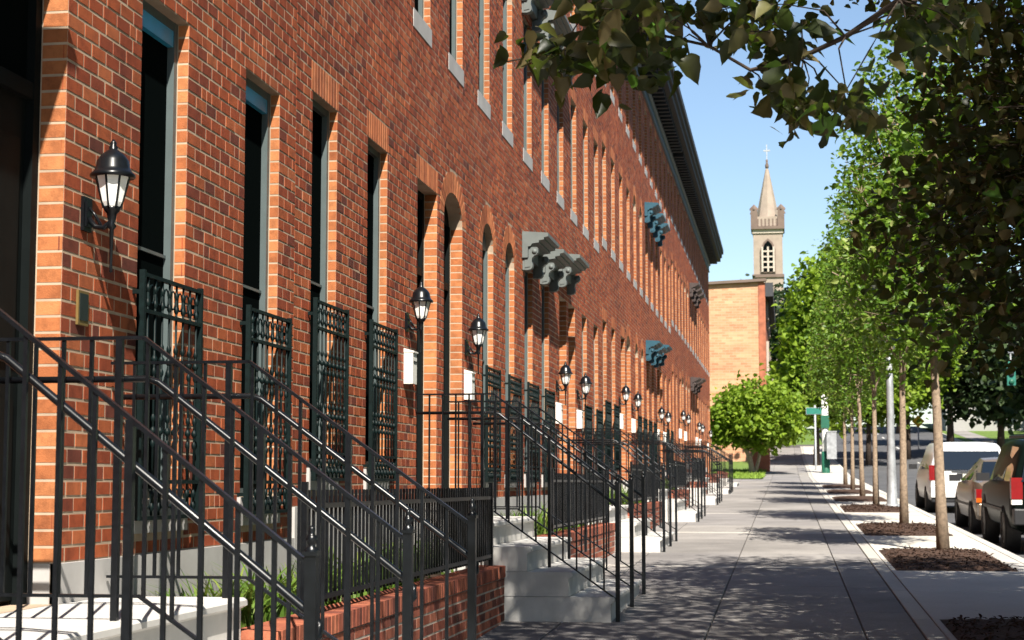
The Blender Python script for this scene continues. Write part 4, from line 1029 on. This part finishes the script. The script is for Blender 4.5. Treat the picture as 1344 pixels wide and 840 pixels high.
# ------------------------------------------------------------------ cars (length along +Y, rear towards the camera)
def lerp(a, b_, t): return a + (b_ - a) * t
def car(name, X, Y, spec, paint, label, yaw=0.0):
    """spec: stations (y, half width, belt z, roof z, roof half width); roof z == belt z where there is only bonnet or boot"""
    z = gz(Y) - .26; sl = (gz(Y + 4.5) - gz(Y)) / 4.5
    r = empty(name, (X, Y, z), label, 'car'); r.rotation_euler = (math.atan(sl), 0, yaw)
    S = spec['st']; vs, fs = [], []; n = 18
    for y, w, zb, zr_, wr in S:
        g0 = spec['gz']; half = [(w * .80, g0), (w * .96, g0 + .06), (w, g0 + .28), (w * 1.0, lerp(g0, zb, .72)), (w * .965, zb)]
        if zr_ > zb + .05: half += [(lerp(w * .95, wr, .5), lerp(zb, zr_, .5)), (wr, zr_ - .09), (wr * .9, zr_ - .02), (wr * .45, zr_)]
        else: half += [(w * .90, zb + .012), (w * .7, zb + .02), (w * .45, zb + .03), (w * .2, zb + .035)]
        vs += [(x_, y, z_) for x_, z_ in half] + [(-x_, y, z_) for x_, z_ in half[::-1]]
    m_ = len(S)
    fs = [(i * n + j, i * n + (j + 1) % n, (i + 1) * n + (j + 1) % n, (i + 1) * n + j) for i in range(m_ - 1) for j in range(n)]
    fs += [tuple(range(n)), tuple((m_ - 1) * n + j for j in range(n))]
    bo = MB().add(vs, fs, True).build('body', paint, r, smooth=True)
    md = bo.modifiers.new('edge', 'BEVEL'); md.width = .03; md.segments = 2; md.limit_method = 'ANGLE'; md.angle_limit = math.radians(40)
    md2 = bo.modifiers.new('split', 'EDGE_SPLIT'); md2.split_angle = math.radians(38)
    def sec(y):
        for a, b_ in zip(S[:-1], S[1:]):
            if a[0] <= y <= b_[0]:
                t = (y - a[0]) / (b_[0] - a[0]); return [lerp(p, q, t) for p, q in zip(a, b_)]
        return S[-1] if y > S[-1][0] else S[0]
    def side_pt(y, t, s, off=.006):
        _, w, zb, zr_, wr = sec(y); zz_ = lerp(zb + .03, zr_ - .11, t); w2 = lerp(w * .955, wr, t)
        return (s * (w2 + off), y, zz_)
    for s in (-1, 1):
        for (a0, a1, b0_, b1) in spec['side']:                     # glass: bottom y range, top y range
            q = [side_pt(a0, 0, s), side_pt(a1, 0, s), side_pt(b1, 1, s), side_pt(b0_, 1, s)]; q2 = [(p[0] - s * .02, p[1], p[2]) for p in q]
            MB().add(q + q2, [(0, 1, 2, 3), (7, 6, 5, 4), (0, 4, 5, 1), (1, 5, 6, 2), (2, 6, 7, 3), (3, 7, 4, 0)]).build('side_window', 'car_glass', r)
    # rear window between two stations
    (ya, wa, za), (yb, wb, zb2) = spec['rear']
    def slab_quad(ya, wa, za, yb, wb, zb2, name_, off):
        q = [(-wa, ya - off, za), (wa, ya - off, za), (wb, yb - off, zb2), (-wb, yb - off, zb2)]; q2 = [(p[0], p[1] + .03, p[2]) for p in q]
        MB().add(q + q2, [(0, 1, 2, 3), (7, 6, 5, 4), (0, 4, 5, 1), (1, 5, 6, 2), (2, 6, 7, 3), (3, 7, 4, 0)]).build(name_, 'car_glass', r)
    slab_quad(ya, wa, za, yb, wb, zb2, 'rear_window', .012)
    (ya, wa, za), (yb, wb, zb2) = spec['front']
    slab_quad(ya, wa, za, yb, wb, zb2, 'windscreen', -.012)
    for (x0, x1, y0, y1, z0, z1, mt_) in spec['lights']:
        for s in (-1, 1): MB().box(min(s * x0, s * x1), max(s * x0, s * x1), y0, y1, z0, z1).build('tail_light', mt_, r)
    for nm, x0, x1, y0, y1, z0, z1, mt_ in spec['bits']:
        bb = MB().box(x0, x1, y0, y1, z0, z1).build(nm, mt_, r); q = bb.modifiers.new('edge', 'BEVEL'); q.width = min(.02, (y1 - y0) * .3, (z1 - z0) * .3); q.segments = 2
    W = max(p[1] for p in S)
    for s in (-1, 1):
        mm = MB().box(min(s * (W - .02), s * (W + .19)), max(s * (W - .02), s * (W + .19)), spec['mir'][0], spec['mir'][0] + .1, spec['mir'][1], spec['mir'][1] + .13).build('mirror', 'trim_black', r)
        for yw in spec['wheels']:
            rw = spec['rw']; wx = s * (W - .1)
            w_ = bpy.data.objects.new('wheel', None); col.objects.link(w_); w_.parent = r; w_.location = (wx, yw, rw)
            ty = MB().lathe([(rw * .62, -.1), (rw * .93, -.105), (rw, -.06), (rw, .06), (rw * .93, .105), (rw * .62, .1)], 22).build('tyre', 'rubber', w_); ty.rotation_euler = (0, math.radians(90), 0)
            ri = MB().lathe([(0, .06 * s), (rw * .2, .075 * s), (rw * .5, .06 * s), (rw * .63, .098 * s), (rw * .63, -.08 * s), (0, -.08 * s)], 18).build('rim', 'rim', w_); ri.rotation_euler = (0, math.radians(90), 0)
            MB().lathe([(rw * 1.17, -.1), (rw * 1.17, .1), (0, .1)], 20).build('wheel_arch', 'trim_black', w_, (-s * .014, 0, .02)).rotation_euler = (0, math.radians(90 * s), 0)
    return r
VAN = dict(gz=.26, st=[(0, .90, .95, 1.0, .8), (.16, .95, 1.02, 1.60, .76), (.4, .97, 1.03, 1.69, .77), (1.4, .98, 1.02, 1.72, .77), (2.9, .98, 1.0, 1.70, .76), (3.3, .97, .99, 1.62, .72), (4.05, .95, .97, 1.0, .8), (4.6, .9, .82, .82, .8), (4.85, .78, .66, .66, .7)],
           side=[(.35, 1.45, .5, 1.45), (1.55, 2.5, 1.55, 2.5), (2.58, 3.75, 2.58, 3.1)], rear=((-.005, .8, 1.05), (.115, .70, 1.5)), front=((4.0, .82, 1.02), (3.25, .7, 1.62)),
           lights=[(.80, .945, -.012, .16, .80, 1.16, 'tail_red')], bits=[('bumper', -.92, .92, -.1, .12, .38, .66, 'paint_white'), ('bumper_lip', -.9, .9, -.06, .1, .27, .38, 'trim_black'), ('plate_recess', -.3, .3, -.008, .05, .82, .98, 'trim_black'), ('number_plate', -.16, .16, -.02, 0, .84, .95, 'plate'), ('tailgate_bar', -.42, .42, -.02, .02, .99, 1.02, 'trim_black'), ('roof_rail', .62, .66, .6, 2.8, 1.71, 1.745, 'trim_black'), ('roof_rail', -.66, -.62, .6, 2.8, 1.71, 1.745, 'trim_black'), ('brake_light', -.16, .16, .14, .2, 1.56, 1.59, 'tail_red')],
           mir=(3.6, 1.02), wheels=(.85, 3.85), rw=.33)
car('minivan', 4.36, 42.7, VAN, 'paint_white', 'white minivan parked by the kerb, rear window dark')
SED = dict(gz=.22, st=[(0, .74, .86, .86, .7), (.12, .84, .95, .95, .75), (.85, .88, .97, .97, .78), (1.45, .89, .95, 1.36, .6), (2.1, .89, .93, 1.41, .62), (2.7, .89, .92, 1.34, .6), (3.5, .88, .9, .92, .7), (4.3, .84, .76, .76, .7), (4.65, .7, .6, .6, .6)],
           side=[(1.2, 1.95, 1.5, 1.95), (2.02, 3.1, 2.02, 2.65)], rear=((.82, .7, 1.0), (1.42, .58, 1.33)), front=((3.45, .74, .95), (2.75, .58, 1.3)),
           lights=[(.52, .87, -.015, .28, .66, .84, 'tail_red'), (.62, .872, -.02, .1, .6, .68, 'tail_amber')], bits=[('bumper', -.84, .84, -.08, .2, .34, .58, 'paint_tan'), ('number_plate', -.16, .16, -.03, 0, .66, .78, 'plate'), ('side_strip', .885, .9, 1, 3.6, .5, .55, 'trim_black'), ('side_strip', -.9, -.885, 1, 3.6, .5, .55, 'trim_black')],
           mir=(2.85, .93), wheels=(.95, 3.65), rw=.31)
car('sedan', 4.3, 32.5, SED, 'paint_tan', 'tan metallic sedan parked between the dark car and the white minivan')
SUV = dict(gz=.34, st=[(0, .90, 1.02, 1.06, .8), (.12, .94, 1.06, 1.62, .76), (.3, .95, 1.07, 1.72, .76), (1.5, .96, 1.06, 1.75, .77), (2.6, .96, 1.05, 1.72, .75), (3.15, .95, 1.04, 1.1, .78), (4.2, .92, .98, .98, .78), (4.55, .84, .82, .82, .72)],
           side=[(.3, 1.1, .4, 1.1), (1.18, 1.95, 1.18, 1.95), (2.02, 2.95, 2.02, 2.55)], rear=((-.01, .8, 1.1), (.09, .70, 1.54)), front=((3.1, .8, 1.08), (2.65, .68, 1.62)),
           lights=[(.78, .945, -.015, .16, .84, 1.16, 'tail_red'), (.79, .944, -.014, .1, .76, .83, 'white_paint')], bits=[('bumper', -.93, .93, -.14, .15, .46, .7, 'trim_black'), ('number_plate', -.16, .16, -.03, .02, .84, .96, 'plate'), ('trim_strip', -.6, .6, -.016, .02, .98, 1.02, 'brass'), ('side_strip', -.985, -.965, .9, 3.4, .62, .68, 'trim_black'), ('spare_carrier', -.2, .2, -.1, .0, .38, .46, 'trim_black'), ('roof_rail', .62, .66, .5, 2.4, 1.75, 1.8, 'trim_black'), ('roof_rail', -.66, -.62, .5, 2.4, 1.75, 1.8, 'trim_black')],
           mir=(2.75, 1.06), wheels=(.95, 3.6), rw=.37)
car('estate_car', 4.26, 26.6, SUV, 'paint_dark', 'dark green tall car parked by the kerb with red tail lights')
car('minivan', 7.6, 47.8, VAN, 'paint_silver', 'silver minivan out in the road beyond the parked cars', math.pi)
